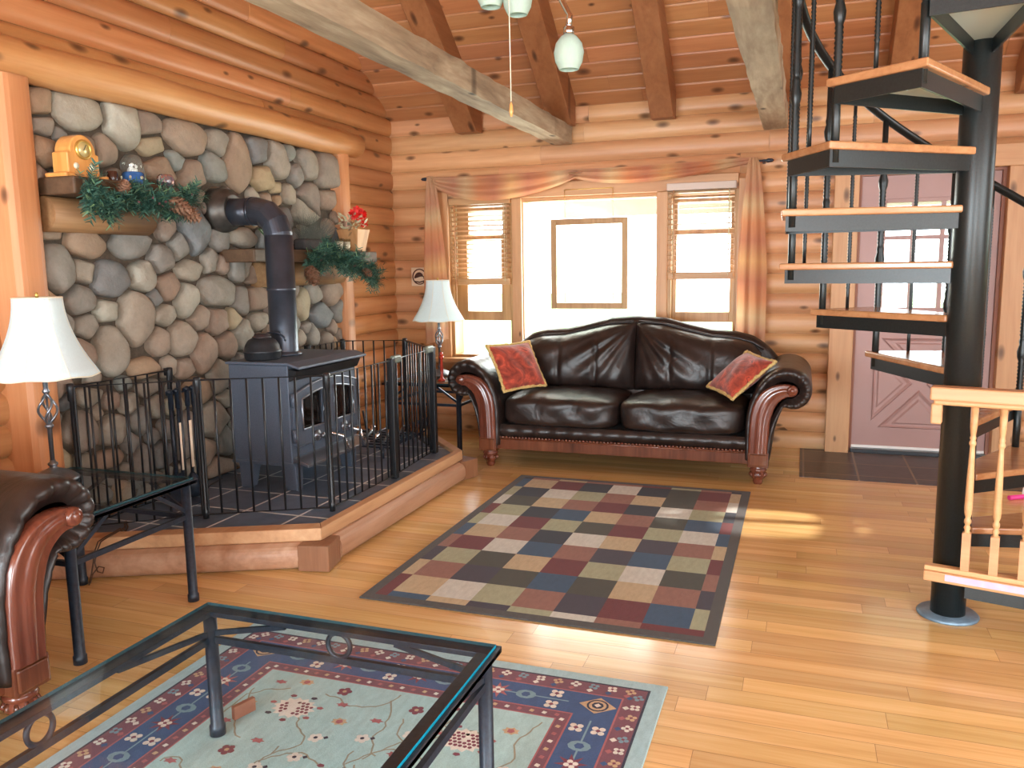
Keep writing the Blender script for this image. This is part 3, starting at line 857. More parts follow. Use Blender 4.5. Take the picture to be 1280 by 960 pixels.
    # ledge plank, mitred
for i, (a, b) in enumerate(segs):
    ia, ib = inn[i], inn[i + 1]
    mb = MB().prism([a, b, ib, ia], 0.13, 0.192, 'z')
    obj('ledge_plank', mb, wood('ledge_plank_%d' % i, lin(170, 118, 84), lin(200, 150, 112), lin(218, 174, 136), 1, 0.5, 0.8, 8, 0.05, 0.08, 0.1), hearth, 0.005, fix=True)
for (cx, cy, rz) in ((-2.150, 3.272, 0.21), (-2.150, 5.03, -0.36)):
    mb = MB()
    ca, sa = cos(rz), sin(rz)
    mb.obox((cx - .012 * 1, cy, 0.066), (0.078 * ca, 0.078 * sa, 0), (-0.085 * sa, 0.085 * ca, 0), (0, 0, 0.064))
    obj('corner_block', mb, M['block'], hearth, 0.006)

# ---- wood stove ----------------------------------------------------------------
sx0, sx1, sy0, sy1 = -3.085, -2.69, 3.845, 4.565
z0s, z1s = 0.335, 0.905
stove = thing('wood_stove', 'dark grey steel wood stove with two arched glass doors on the slate hearth', 'stove', (-2.9, 4.2, HZ))
mb = MB().box(sx0, sx1, sy0, sy1, z0s, z1s - .01)
obj('firebox', mb, M['stove'], stove, 0.004)
mb = MB()     # slightly domed top plate with drooping front lip
e = 0.012
prof = [(sx0 - e, 0.912), (sx1 + 0.01, 0.912), (sx1 + 0.085, 0.89), (sx1 + 0.085, 0.876), (sx1 + 0.005, 0.897), (sx0 - e, 0.897)]
mb.prism([(x, z) for x, z in prof], sy0 - e, sy1 + e, 'y')
obj('top_plate', mb, M['stove'], stove, 0.003, fix=True)
mb = MB()     # sloping front apron below and above the doors
mb.prism([(sx1 - .01, 0.875), (sx1 + .055, 0.865), (sx1 + .03, 0.815), (sx1 - .01, 0.80)], sy0 + .01, sy1 - .01, 'y')
obj('front_hood', mb, M['stove_dark'], stove, fix=True)
mb = MB().prism([(sx1 - .02, 0.350), (sx1 + .01, 0.345), (sx1 + .10, 0.318), (sx1 + .10, 0.332), (sx1 + .02, 0.365), (sx1 - .02, .37)], sy0 + .01, sy1 - .01, 'y')
obj('ash_lip', mb, M['stove_trim'], stove, 0.002, fix=True)
mb = MB().box(sx0 - .008, sx1 + .012, sy0 - .008, sy1 + .008, z0s - .012, z0s + .006)
obj('base_plate', mb, M['stove'], stove, 0.003)
for (lx, ly) in ((sx0 + .05, sy0 + .02), (sx1 - .10, sy0 + .02), (sx0 + .05, sy1 - .10), (sx1 - .10, sy1 - .10)):
    mb = MB()
    w0, w1 = 0.105, 0.07
    left = lx < -2.9
    xa = lx - .035 if left else lx + 0.10 - w0 + .005
    top = [(xa, ly), (xa + w0, ly), (xa + w0, ly + .075), (xa, ly + .075)]
    bot = [(xa + .0, ly + .01), (xa + w1, ly + .01), (xa + w1, ly + .07), (xa, ly + .07)] if left else [(xa + w0 - w1, ly + .01), (xa + w0, ly + .01), (xa + w0, ly + .07), (xa + w0 - w1, ly + .07)]
    mb.add([(x, y, HZ + .002) for x, y in bot] + [(x, y, z0s - .008) for x, y in top], [(3, 2, 1, 0), (4, 5, 6, 7), (0, 1, 5, 4), (1, 2, 6, 5), (2, 3, 7, 6), (3, 0, 4, 7)])
    obj('leg', mb, M['stove'], stove, 0.004)
# doors: arched frame with dark glass
def stove_door(ya, yb, hinge):
    zb, zt, rise = 0.43, 0.735, 0.05
    up = lambda t: zt + rise * (sin(PI * t / 2) if hinge < 0 else cos(PI * t / 2)) * 1.0
    n = 10
    out = [(ya, zb), (yb, zb)] + [(yb + (ya - yb) * k / n, up(1 - k / n)) for k in range(n + 1)]
    iy0, iy1 = ya + .05, yb - .045
    izb = 0.52
    inn_ = [(iy0, izb), (iy1, izb)] + [(iy1 + (iy0 - iy1) * k / n, up((iy1 + (iy0 - iy1) * k / n - ya) / (yb - ya)) - .05) for k in range(n + 1)]
    x0, x1 = sx1 - .002, sx1 + .03
    mb = MB()
    N = len(out)
    vs = [(x1, y, z) for y, z in out] + [(x1, y, z) for y, z in inn_] + [(x0, y, z) for y, z in out] + [(x0 + .012, y, z) for y, z in inn_]
    fs = []
    for k in range(N):
        j = (k + 1) % N
        fs += [(k, j, N + j, N + k), (2 * N + k, 2 * N + j, j, k), (N + k, N + j, 3 * N + j, 3 * N + k)]
    mb.add(vs, fs)
    dr = obj('door', mb, M['stove'], stove, 0.004, fix=True)
    mb = MB(); mb.prism(inn_, x0 + .008, x0 + .014, 'x'); obj('door_glass', mb, M['stoveglass'], dr, fix=True)
    mb = MB(); mb.tube([(x1 + .001, y, z) for y, z in inn_], 0.007, 6, True); mb.tube([(x1 - .002, y, z) for y, z in out], 0.006, 6, True)
    obj('nickel_trim', mb, M['stove_trim'], dr)
    for zz in (0.455, 0.66):
        y_ = ya - .012 if hinge < 0 else yb + .012
        mb = MB().lathe([(0, 0), (.016, 0), (.016, .075), (0, .075)], (sx1 + .018, y_, zz), 10)
        obj('hinge', mb, M['stove'], dr)
    ym = (ya + yb) / 2 + (0.02 if hinge < 0 else -0.02)
    mb = MB().lathe([(0, 0), (.03, 0), (.034, .012), (.02, .02), (.012, .022), (.01, .04), (.018, .045), (.018, .055), (0, .058)], (x1, ym, 0.465), 16, 'x')
    obj('draft_knob', mb, M['pewter'], dr)
ymid = (sy0 + sy1) / 2
stove_door(sy0 + .03, ymid - .012, -1)
stove_door(ymid + .012, sy1 - .03, 1)
for (yy, dy_) in ((ymid - .05, .0), (ymid + .14, .02)):
    mb = MB()
    a = Vector((sx1 + .03, yy, 0.47)); b = Vector((sx1 + .12, yy + .06, 0.43)); c = Vector((sx1 + .135, yy + .075, 0.33))
    mb.tube([a, a.lerp(b, .5), b, b.lerp(c, .3), c], [.008, .008, .009, .014, .014], 8)
    obj('door_handle', mb, M['chrome'], stove)
# stovepipe
px, py = -2.955, 4.21
pipe = thing('stovepipe', 'black stovepipe rising from the stove and elbowing into the stone wall', 'stovepipe', (px, py, 0.9))
R = 0.083
mb = MB(); mb.lathe([(R + .02, 0.914), (R + .02, .926), (R + .002, .935), (R, 0.94), (R, 1.30), (R + .0035, 1.302), (R + .0035, 1.318), (R, 1.32), (R, 1.63)], (px, py, 0), 32)
mb.v = mb.v
obj('vertical_section', mb, M['pipe'], pipe)
mb = MB()
zc = 1.775
cpx = px - 0.145
ang = [0, 30, 60, 90]
pts = [Vector((px, py, 1.622))]
for a in ang: pts.append(Vector((cpx + 0.145 * cos(math.radians(a)), py, zc - 0.145 + 0.145 * sin(math.radians(a)))))
pts[1].z = 1.632
mb.tube(pts + [Vector((cpx - .03, py, zc))], R, 32, smooth=False)
for q, dd in ((1, (0, 0, 1)), (2, None), (3, None)):
    pass
obj('elbow', mb, M['pipe'], pipe)
mb = MB(); mb.tube([(cpx - .02, py, zc), (WX + .12, py, zc)], R - .002, 32); mb.tube([(cpx - .015, py, zc), (cpx - .03, py, zc)], R + .003, 32)
obj('horizontal_section', mb, M['pipe'], pipe)
mb = MB().lathe([(.086, .10), (.10, .10), (.105, .07), (.125, .065), (.13, .035), (.135, .03), (.135, -0.03), (.0, -.03)], (WX + .06, py, zc + .015), 32, 'x')
obj('wall_thimble', mb, plain('thimble_metal', lin(84, 80, 76), .4, .6, 20, .25), pipe, fix=True)

# humidifier kettle on the stove
k = thing('cast_iron_steamer', 'round black cast iron steamer pot on top of the wood stove', 'pot', (-2.93, 3.985, 0.912))
kc = (-2.95, 3.985, 0.912)
mb = MB().lathe([(0, 0), (.095, 0), (.102, .012), (.104, .04), (.108, .044), (.108, .052), (.103, .056), (.096, .085), (.078, .112), (.058, .124), (.0, .124)], kc, 32)
obj('body', mb, plain('cast_iron', lin(46, 48, 52), .45, .4, 70, .2, .2), k)
mb = MB().lathe([(.0, .124), (.052, .124), (.055, .13), (.045, .136), (.04, .148), (.0, .15)], kc, 24)
obj('lid', mb, plain('cast_iron_lid', lin(60, 52, 54), .5, .4), k)
mb = MB(); mb.tube([(kc[0] + .02 + .085 * cos(t), kc[1] + .08 + .0 * t, kc[2] + .10 + .05 * sin(t)) for t in [PI * q / 8 for q in range(9)]], .006, 6)
obj('bail_handle', mb, M['iron'], k)

# ---- hearth gate ---------------------------------------------------------------
GT, GB = 0.885, HZ + 0.022
gate = thing('hearth_gate', 'black metal bar safety gate folded around the wood stove', 'gate', (-2.6, 4.2, HZ))
GP = [(-3.285, 3.60), (-3.295, 2.955), (-2.845, 3.30), (-2.285, 3.60), (-2.285, 4.30), (-2.34, 4.99), (-2.83, 5.56), (-3.285, 5.42), (-3.285, 4.96)]
def gate_panel(a, b, door=False):
    a, b = Vector((*a, 0)), Vector((*b, 0)); d = (b - a); L = d.length; d.normalize()
    rr = 0.0085
    za, zb = GB, GT
    mb = MB()
    q0, q1 = a + d * .014, b - d * .014
    mb.tube([q0 + Vector((0, 0, za)), q1 + Vector((0, 0, za)), q1 + Vector((0, 0, zb)), q0 + Vector((0, 0, zb))], rr, 8, True, False)
    pn = obj('gate_panel', mb, M['gate'], gate)
    n = max(3, round(L / 0.079))
    for i in range(1, n):
        p = a + d * (L * i / n)
        obj('bar', MB().tube([p + Vector((0, 0, za)), p + Vector((0, 0, zb))], .0058, 6), M['gate'], pn)
    return pn
for i in range(len(GP) - 1): gate_panel(GP[i], GP[i + 1], i == 4)
for i, p in enumerate(GP):
    thick = i in (4, 5)
    w_ = .013 if not thick else .02
    mb = MB()
    if thick: mb.box(p[0] - w_, p[0] + w_, p[1] - w_, p[1] + w_, HZ + .002, GT + .012)
    else:
        mb.lathe([(w_ * .75, HZ + .002), (w_ * 1.2, HZ + .002), (w_ * 1.2, HZ + .04), (w_ * .75, HZ + .05), (w_ * .75, GT - .075), (w_ * 1.25, GT - .065), (w_ * 1.4, GT - .01), (w_ * 1.4, GT + .012), (w_ * .9, GT + .016), (0, GT + .016)], (p[0], p[1], 0), 12)
    obj('post', mb, M['gate'], gate, 0.003 if thick else 0)
for (p, q) in ((GP[4], 1), (GP[5], -1)):
    mb = MB().obox((p[0] + .004, p[1] + .055 * q, GT + .002), (.016, 0, 0), (0, .05, 0), (0, 0, .024))
    obj('latch', mb, plain('grey_latch', lin(108, 116, 104), .4, .2), gate, .012, 3)
for p in (GP[0], GP[-1]):
    mb = MB().box(-3.315, p[0], p[1] - .012, p[1] + .012, GT - .03, GT + .012)
    obj('wall_bracket', mb, M['gate'], gate, .003)

# fireplace tools
ft = thing('fireplace_tool_set', 'black fireplace tools hanging on a stand behind the gate by the stone wall', 'fireplace tools', (-3.16, 3.56, HZ))
c0 = Vector((-3.16, 3.52, 0))
mb = MB(); mb.lathe([(0, HZ + .002), (.10, HZ + .002), (.10, HZ + .012), (.03, HZ + .03), (.012, HZ + .04), (.010, .84), (0, .845)], tuple(c0), 18)
mb.tube([c0 + Vector((0, -.09, .78)), c0 + Vector((0, .09, .78))], .007, 6)
obj('stand', mb, M['iron'], ft)
for i, oy in enumerate((-.085, -.035, .04, .085)):
    p = c0 + Vector((.02, oy, 0))
    mb = MB()
    mb.tube([p + Vector((.0, 0, .29)), p + Vector((0, 0, .70))], .009, 6)
    mb.tube([p + Vector((.0, 0, .70)), p + Vector((0, 0, .77)), p + Vector((.01, -.015, .80)), p + Vector((.01, -.03, .79))], .014, 8)
    if i == 0: mb.obox(p + Vector((.0, 0, .27)), (.006, 0, 0), (0, .05, 0), (0, 0, .075))
    if i == 1: mb.tube([p + Vector((0, 0, .30)), p + Vector((0, .03, .26)), p + Vector((0, .0, .20))], .007, 6)
    if i == 2: mb.lathe([(.01, .33), (.03, .30), (.045, .20), (0, .20)], tuple(p), 12)
    if i == 3: mb.tube([p + Vector((0, 0, .3)), p + Vector((0, .02, .22))], .006, 6)
    nm = ('shovel', 'poker', 'broom', 'tongs')[i]
    o = obj(nm, mb, M['iron'], ft)
    mb = MB().tube([p + Vector((.002, .003, .36)), p + Vector((.002, .003, .62))], .0105, 8)
    if i in (1, 2): obj('wooden_grip', mb, M['wax'], o)
# wire log rack with clutter beside the stove
lr = thing('log_grate', 'low black wire grate of scrap metal beside the far end of the stove', 'grate', (-2.75, 5.0, HZ))
mb = MB()
for i in range(7):
    y = 4.74 + i * .075
    mb.tube([(-3.0, y, .40), (-2.98, y, .27), (-2.9, y, .245), (-2.55, y, .245), (-2.5, y, .28), (-2.48, y, .38)], .007, 6)
for x in (-2.9, -2.6): mb.tube([(x, 4.70, .245), (x, 5.22, .245)], .008, 6)
obj('basket', mb, M['iron'], lr)
for (x, y) in ((-2.9, 4.74), (-2.6, 4.74), (-2.9, 5.19), (-2.6, 5.19)):
    obj('leg', MB().tube([(x, y, HZ + .002), (x, y, .245)], .009, 6), M['iron'], lr)
rng = random.Random(31)
for i in range(8):
    cx_, cy_ = -2.86 + .075 * (i % 4), 4.80 + .20 * (i // 4)
    a = Vector((cx_, cy_ + .06, .288))
    d_ = Vector((rng.uniform(-.02, .02), .07, rng.uniform(.0, .03)))
    foil = (i * 3) % 2 == 0
    o = obj('twisted_foil' if foil else 'metal_scrap', MB().tube([a - d_ * .9, a - d_ * .3, a, a + d_ * .5, a + d_], [.010, .020, .014, .022, .006] if foil else [.008, .009, .008, .009, .008], 7), (M['chrome'] if foil else M['pewter']), None)
    tag(o, 'crumpled silver foil stick lying in the wire grate beside the stove' if foil else 'piece of grey scrap metal lying in the wire grate beside the stove', 'scrap metal', 'foil sticks in the wire grate' if foil else 'scrap metal in the wire grate')
gd = thing('stove_gadget', 'small silver gadget with a dark round face on the grate rim beside the stove', 'gadget', (-3.0, 5.0, .40))
gc = (-2.985, 5.03, .40)
obj('stem', MB().lathe([(.03, 0), (.03, .01), (.008, .02), (.008, .06), (0, .06)], gc, 12), M['iron'], gd)
obj('round_face', MB().lathe([(0, .022), (.035, .022), (.042, .012), (.042, -.012), (.035, -.02), (0, -.02)], (gc[0], gc[1], gc[2] + .09), 18, 'x'), plain('dark_green_face', lin(40, 52, 44), .3), gd)
obj('silver_bracket', MB().tube([(gc[0], gc[1] + .06 * cos(t), gc[2] + .09 + .065 * sin(t)) for t in [PI * (1.25 - 1.5 * q / 10) for q in range(11)]], .008, 6), M['chrome'], gd)

# power cord hanging over the hearth ledge
mb = MB()
mb.tube([(-3.20, 3.12, .1735), (-3.13, 3.05, .1735), (-3.085, 2.985, .1735), (-3.08, 2.972, .1975), (-3.055, 2.90, .1975), (-3.045, 2.845, .197), (-3.040, 2.80, .190), (-3.040, 2.775, .15), (-3.042, 2.765, .10), (-3.048, 2.755, .05), (-3.060, 2.75, .008), (-3.045, 2.735, .006)], .0035, 6)
mb.tube([(-3.20, 3.13, .1735), (-3.12, 3.06, .1735), (-3.07, 2.993, .1735), (-3.065, 2.98, .1975), (-3.045, 2.905, .1975), (-3.033, 2.85, .197), (-3.028, 2.805, .190), (-3.030, 2.778, .15), (-3.036, 2.768, .10), (-3.02, 2.765, .06), (-2.995, 2.77, .055), (-2.99, 2.775, .08), (-3.015, 2.768, .085), (-3.04, 2.755, .05), (-3.05, 2.745, .008)], .0035, 6)
tag(obj('power_cord', mb, plain('brown_cord', lin(86, 58, 40), .5)), 'thin brown cord hanging over the wooden hearth ledge behind the end table', 'cord')

mb = MB().tube([(-3.29, 3.98, HZ + .007), (-3.26, 3.84, HZ + .007), (-3.22, 3.76, HZ + .007), (-3.27, 3.70, HZ + .007), (-3.275, 3.655, HZ + .007)], .0045, 6)
tag(obj('black_cord', mb, M['iron']), 'black cord lying on the slate hearth along the stone wall', 'cord')
# ---- mantel shelves and their contents ---------------------------------------
FX = -3.125      # shelf front
sh = thing('mantel_shelf', 'dark timber mantel shelf on a log bracket, carrying the clock', 'shelf', (-3.3, 3.2, 1.8))
obj('shelf_board', MB().box(WX + .03, FX, 2.925, 3.655, 1.782, 1.862), M['mantel'], sh, .008)
mb = MB(); mb.tube([(WX + .085, 2.925, 1.698), (WX + .085, 3.56, 1.698)], .083, 14); obj('log_bracket', mb, M['mantel_log'], sh)
sh2 = thing('mantel_shelf', 'dark timber mantel shelf behind the stovepipe, carrying the potted red flowers', 'shelf', (-3.3, 5.0, 1.5))
obj('shelf_board', MB().box(WX + .03, FX, 4.20, 5.72, 1.475, 1.555), M['mantel'], sh2, .008)
mb = MB(); mb.tube([(WX + .075, 4.5, 1.395), (WX + .075, 5.50, 1.395)], .082, 14); obj('log_bracket', mb, M['mantel_log'], sh2)

# clock
ck = thing('mantel_clock', 'honey oak arched mantel clock with a round brass dial', 'clock', (-3.24, 3.06, 1.862))
cy, zb = 3.055, 1.862
obj('base', MB().box(-3.305, -3.175, cy - .125, cy + .125, zb, zb + .02), M['clockwood'], ck, .006)
arch = [(cy - .09, zb + .02), (cy + .09, zb + .02), (cy + .09, zb + .115)] + [(cy + .074 * cos(PI * k / 12) * (1 if True else 0), zb + .118 + .082 * sin(PI * k / 12)) for k in range(13)] + [(cy - .09, zb + .115)]
obj('case', MB().prism(arch, -3.29, -3.195, 'x'), M['clockwood'], ck, .006, fix=True)
dl = obj('dial', MB().lathe([(.034, .004), (.036, .012), (.042, .012), (.046, .006), (.046, 0), (0, 0)], (-3.195, cy, zb + .132), 28, 'x'), M['brass'], ck, fix=True)
obj('dial_face', MB().lathe([(0, .006), (.035, .006), (.035, .001), (0, .001)], (-3.195, cy, zb + .132), 28, 'x'), plain('champagne_dial', lin(226, 208, 150), .3, .4), dl, fix=True)
obj('clock_hand', MB().obox((-3.187, cy + .006, zb + .142), (.0006, 0, 0), (0, .008, .013), (0, .0012, -.0008)), M['iron'], dl)
for s_ in (-1, 1):
    obj('knob', MB().lathe([(0, .008), (.012, .006), (.015, 0), (0, 0)], (-3.195, cy + .045 * s_, zb + .055), 14, 'x'), plain('ivory_button', lin(232, 222, 196), .4), ck, fix=True)
jar = obj('candle_jar', MB().lathe([(0, 0), (.022, 0), (.024, .004), (.024, .05), (.021, .055), (0, .055)], (-3.22, 3.245, 1.862), 18), M['candle'])
tag(jar, 'small dark brown candle jar between the clock and the snow globe', 'candle')
sg = thing('snow_globe', 'snow globe with a blue painted base and white figures on the mantel', 'snow globe', (-3.21, 3.375, 1.862))
gp = (-3.215, 3.375, 1.862)
obj('base', MB().lathe([(0, 0), (.058, 0), (.06, .006), (.055, .012), (.052, .055), (.046, .062), (0, .062)], gp, 26), M['blueglaze'], sg)
obj('glass_dome', MB().lathe([(.042, .062)] + [(.050 * sin(t), .098 - .05 * cos(t)) for t in [0.75 + (PI - .75) * q / 10 for q in range(11)]], gp, 26), M['clearglass'], sg)
mb = MB()
for (dx, dy, dz, r) in ((0, -.01, .078, .014), (.005, -.008, .098, .010), (.0, .018, .074, .012), (.004, .02, .092, .008), (-.01, .0, .07, .02)):
    mb.lathe([(r * sin(PI * q / 6), dz - r * cos(PI * q / 6)) for q in range(7)], (gp[0] + dx, gp[1] + dy, gp[2]), 10)
obj('white_figures', mb, M['white'], sg)
mb = MB()
for q in range(6):
    t = q * 1.05
    mb.lathe([(0, -.004), (.009, -.002), (.009, .002), (0, .004)], (gp[0] + .054 * cos(t), gp[1] + .054 * sin(t), gp[2] + .033), 8, 'x')
obj('flower_motif', mb, M['paleleaf'], sg)
vt = obj('mosaic_votive', MB().lathe([(0, 0), (.028, 0), (.042, .02), (.046, .04), (.040, .062), (.032, .072), (.028, .07), (.03, .05), (0, .03)], (-3.215, 3.60, 1.862), 24), M['mosaic'])
tag(vt, 'round mosaic glass votive holder at the far end of the clock mantel', 'candle holder')

def garland(spine, n, rad, seed, label, cones, loc):
    g_ = thing('evergreen_garland', label, 'garland', loc)
    rng = random.Random(seed)
    sp = [Vector(p) for p in spine]
    def at(t):
        t = min(max(t, 0), .9999) * (len(sp) - 1); i = int(t); return sp[i].lerp(sp[i + 1], t - i)
    mb = MB()
    for k in range(n):
        t = rng.random(); c = at(t)
        # a sprig: a twig with needles either side
        th = rng.uniform(-1, 1)
        d = Vector((rng.uniform(.1, 1), rng.uniform(-1, 1), rng.uniform(-1, .7))).normalized()
        L = rng.uniform(.05, .105) * rad / .08
        base = c + Vector((rng.uniform(-.01, .03), rng.uniform(-.03, .03), rng.uniform(-.03, .03)))
        side = d.cross(Vector((.3, .2, 1))).normalized(); up = side.cross(d)
        N = 9
        for j in range(N):
            q = j / N
            p = base + d * (L * q)
            for s_ in (-1, 1):
                nd = (d * .8 + side * s_ * rng.uniform(.5, 1) + up * rng.uniform(-.6, .6)).normalized()
                ln = rng.uniform(.022, .036) * rad / .08
                wv = nd.cross(up).normalized() * .0034
                mb.add([p - wv, p + wv, p + nd * ln + wv * .5, p + nd * ln - wv * .5], [(0, 1, 2, 3)])
    fo = obj('foliage', mb, M['needle'], g_); fo['kind'] = 'stuff'
    mb = MB(); mb.tube(sp, .012, 6); obj('stem', mb, plain('garland_stem', lin(60, 52, 36), .8), g_)
    for (p, s_, dr) in cones:
        p = Vector(p); d = Vector(dr).normalized()
        a = d.orthogonal().normalized(); b = d.cross(a)
        mb = MB()
        L = .085 * s_
        L *= 1.15
        tiers = 7
        pp, rr_ = [], []
        for q in range(tiers * 2 + 1):
            h = q / (tiers * 2); env = sin(PI * min(1, .16 + .80 * h)) ** .8 * .036 * s_
            pp.append(p + d * (L * h)); rr_.append(max(.003, env * (1.0 if q % 2 else .62)))
        mb.tube(pp, rr_, 12, smooth=False)
        for ring in range(tiers):
            h = (ring * 2 + 1) / (tiers * 2); r = sin(PI * min(1, .16 + .80 * h)) ** .8 * .036 * s_
            for q in range(8):
                t = q * 2 * PI / 8 + ring * .4
                o_ = a * cos(t) + b * sin(t); tg = b * cos(t) - a * sin(t)
                c = p + d * (L * h)
                mb.add([c + o_ * r * .7 - tg * .009 * s_, c + o_ * r * .7 + tg * .009 * s_, c + o_ * r * 1.18 + d * .010 * s_ + tg * .006 * s_, c + o_ * r * 1.18 + d * .010 * s_ - tg * .006 * s_, c + o_ * r * .8 - d * .006 * s_], [(0, 1, 2, 3), (0, 3, 4), (1, 4, 2), (2, 4, 3)])
        obj('pine_cone', mb, M['cone'], g_)
    for k in range(10):
        c = at(rng.random()) + Vector((.05, rng.uniform(-.03, .03), rng.uniform(-.04, .02)))
        r = .008
        if k < 8: obj('berry', MB().lathe([(r * sin(PI * q / 6), -r * cos(PI * q / 6)) for q in range(7)], tuple(c), 8), M['berry'], g_)
    return g_
garland([(-3.10, 2.96, 1.85), (-3.09, 2.97, 1.76), (-3.09, 3.03, 1.715), (-3.09, 3.09, 1.77), (-3.09, 3.20, 1.80), (-3.08, 3.31, 1.775), (-3.08, 3.43, 1.75), (-3.08, 3.53, 1.77), (-3.09, 3.62, 1.83)], 330, .090, 3,
        'evergreen garland with pine cones draped along the clock mantel', (((-3.03, 3.40, 1.775), 1.15, (.5, .8, -.4)), ((-3.03, 3.485, 1.745), 1.1, (.6, .5, -.5)), ((-3.05, 3.12, 1.80), .8, (.6, -.3, .4))), (-3.13, 3.35, 1.78))
garland([(-3.10, 4.70, 1.46), (-3.08, 4.78, 1.49), (-3.09, 4.86, 1.55), (-3.08, 4.96, 1.51), (-3.07, 5.08, 1.47), (-3.07, 5.21, 1.46), (-3.06, 5.33, 1.43), (-3.06, 5.43, 1.40), (-3.05, 5.50, 1.33)], 380, .105, 5,
        'evergreen garland draped below the red flowers on the mantel behind the stovepipe', (((-3.05, 4.66, 1.44), 1.3, (.4, -.2, -.7)), ((-3.02, 5.30, 1.42), .8, (.7, .2, -.5))), (-3.12, 5.2, 1.47))

# flowers in a tapered wooden pot
fp = thing('flower_pot', 'tapered pale wooden pot of red flowers and pale leaves at the mantel end', 'flower pot', (-3.22, 5.53, 1.555))
fc = Vector((-3.215, 5.53, 1.555))
mb = MB(); a, b = .062, .092; hh = .165
mb.add([fc + Vector((x * a, y * a, 0)) for x, y in ((-1, -1), (1, -1), (1, 1), (-1, 1))] + [fc + Vector((x * b, y * b, hh)) for x, y in ((-1, -1), (1, -1), (1, 1), (-1, 1))],
       [(3, 2, 1, 0), (4, 5, 6, 7), (0, 1, 5, 4), (1, 2, 6, 5), (2, 3, 7, 6), (3, 0, 4, 7)])
obj('pot', mb, M['potwood'], fp, .004)
rng = random.Random(8)
mb = MB()
for k_ in range(70):
    t = rng.uniform(0, 2 * PI); r = rng.uniform(.02, .11)
    p = fc + Vector((r * cos(t) * .7, r * sin(t), hh + rng.uniform(-.02, .10)))
    d_ = Vector((cos(t) * rng.uniform(.3, 1), sin(t), rng.uniform(-.4, .8))).normalized(); w_ = d_.orthogonal().normalized() * rng.uniform(.006, .012); L = rng.uniform(.03, .07)
    mb.add([p, p + d_ * L * .5 + w_, p + d_ * L, p + d_ * L * .5 - w_], [(0, 1, 2, 3)])
o = obj('leaves', mb, M['paleleaf'], fp); o['kind'] = 'stuff'
for (dy, dz, s_) in ((-.055, .13, 1.4), (.0, .15, 1.5), (.05, .135, 1.35), (.105, .07, 1.1), (-.015, .12, 1.2)):
    mb = MB(); p = fc + Vector((.04 + rng.uniform(-.01, .02), dy, hh + dz - .02))
    for k_ in range(26):
        d_ = Vector((rng.gauss(0, 1), rng.gauss(0, 1), rng.gauss(0, 1))).normalized(); w_ = d_.orthogonal().normalized() * .011 * s_
        e_ = p + d_ * .034 * s_
        mb.add([p, p + d_ * .02 * s_ + w_, e_, p + d_ * .02 * s_ - w_], [(0, 1, 2, 3)])
    obj('flower_head', mb, M['redpetal'], fp)
mb = MB()
for k_ in range(10):
    p = fc + Vector((.03, -.06 - rng.random() * .05, hh + rng.uniform(-.03, .09))); d_ = Vector((.3, -1, rng.uniform(-.8, .6))).normalized(); w_ = d_.orthogonal().normalized() * .014; L = rng.uniform(.05, .09)
    mb.add([p, p + d_ * L * .5 + w_, p + d_ * L, p + d_ * L * .5 - w_], [(0, 1, 2, 3)])
obj('dry_leaves', mb, M['dryleaf'], fp)
# dried grass fan
dg = thing('dried_grass', 'fan of grey dried grass standing on the mantel just behind the stovepipe', 'dried grass', (-3.26, 5.0, 1.555))
mb = MB(); rng = random.Random(12)
gc_ = Vector((-3.255, 5.02, 1.62))
for k_ in range(420):
    t = rng.uniform(-1.15, 1.15); L = rng.uniform(.12, .25)
    d_ = Vector((rng.uniform(-.1, .35), sin(t), cos(t))).normalized()
    w_ = Vector((0, cos(t), -sin(t))) * .0014
    a_ = gc_ + Vector((rng.uniform(-.02, .02), rng.uniform(-.13, .13), rng.uniform(-.01, .02)))
    b_ = a_ + d_ * L
    mb.add([a_ - w_, a_ + w_, b_ + w_ * .3, b_ - w_ * .3], [(0, 1, 2, 3)])
o = obj('blades', mb, M['grass'], dg); o['kind'] = 'stuff'
obj('twig_base', MB().box(-3.30, -3.20, 4.86, 5.20, 1.555, 1.635), plain('dark_twig', lin(50, 44, 42), .8, 0, 30, .3, .5), dg, .02, 3)
# candle cups
for i, y in enumerate((5.20, 5.30)):
    c_ = thing('candle_cup', ('cream candle in a clear cup behind the garland, nearer the stovepipe', 'cream candle in a clear cup behind the garland, beside the flower pot')[i], 'candle', (-3.20, y, 1.555))
    p = (-3.195, y + .09, 1.555)
    obj('cup', MB().lathe([(0, 0), (.028, 0), (.032, .09), (.029, .09), (.025, .006)], p, 18), M['clearglass'], c_)
    obj('wax', MB().lathe([(0, .006), (.024, .006), (.027, .07), (0, .07)], p, 16), M['wax'], c_)
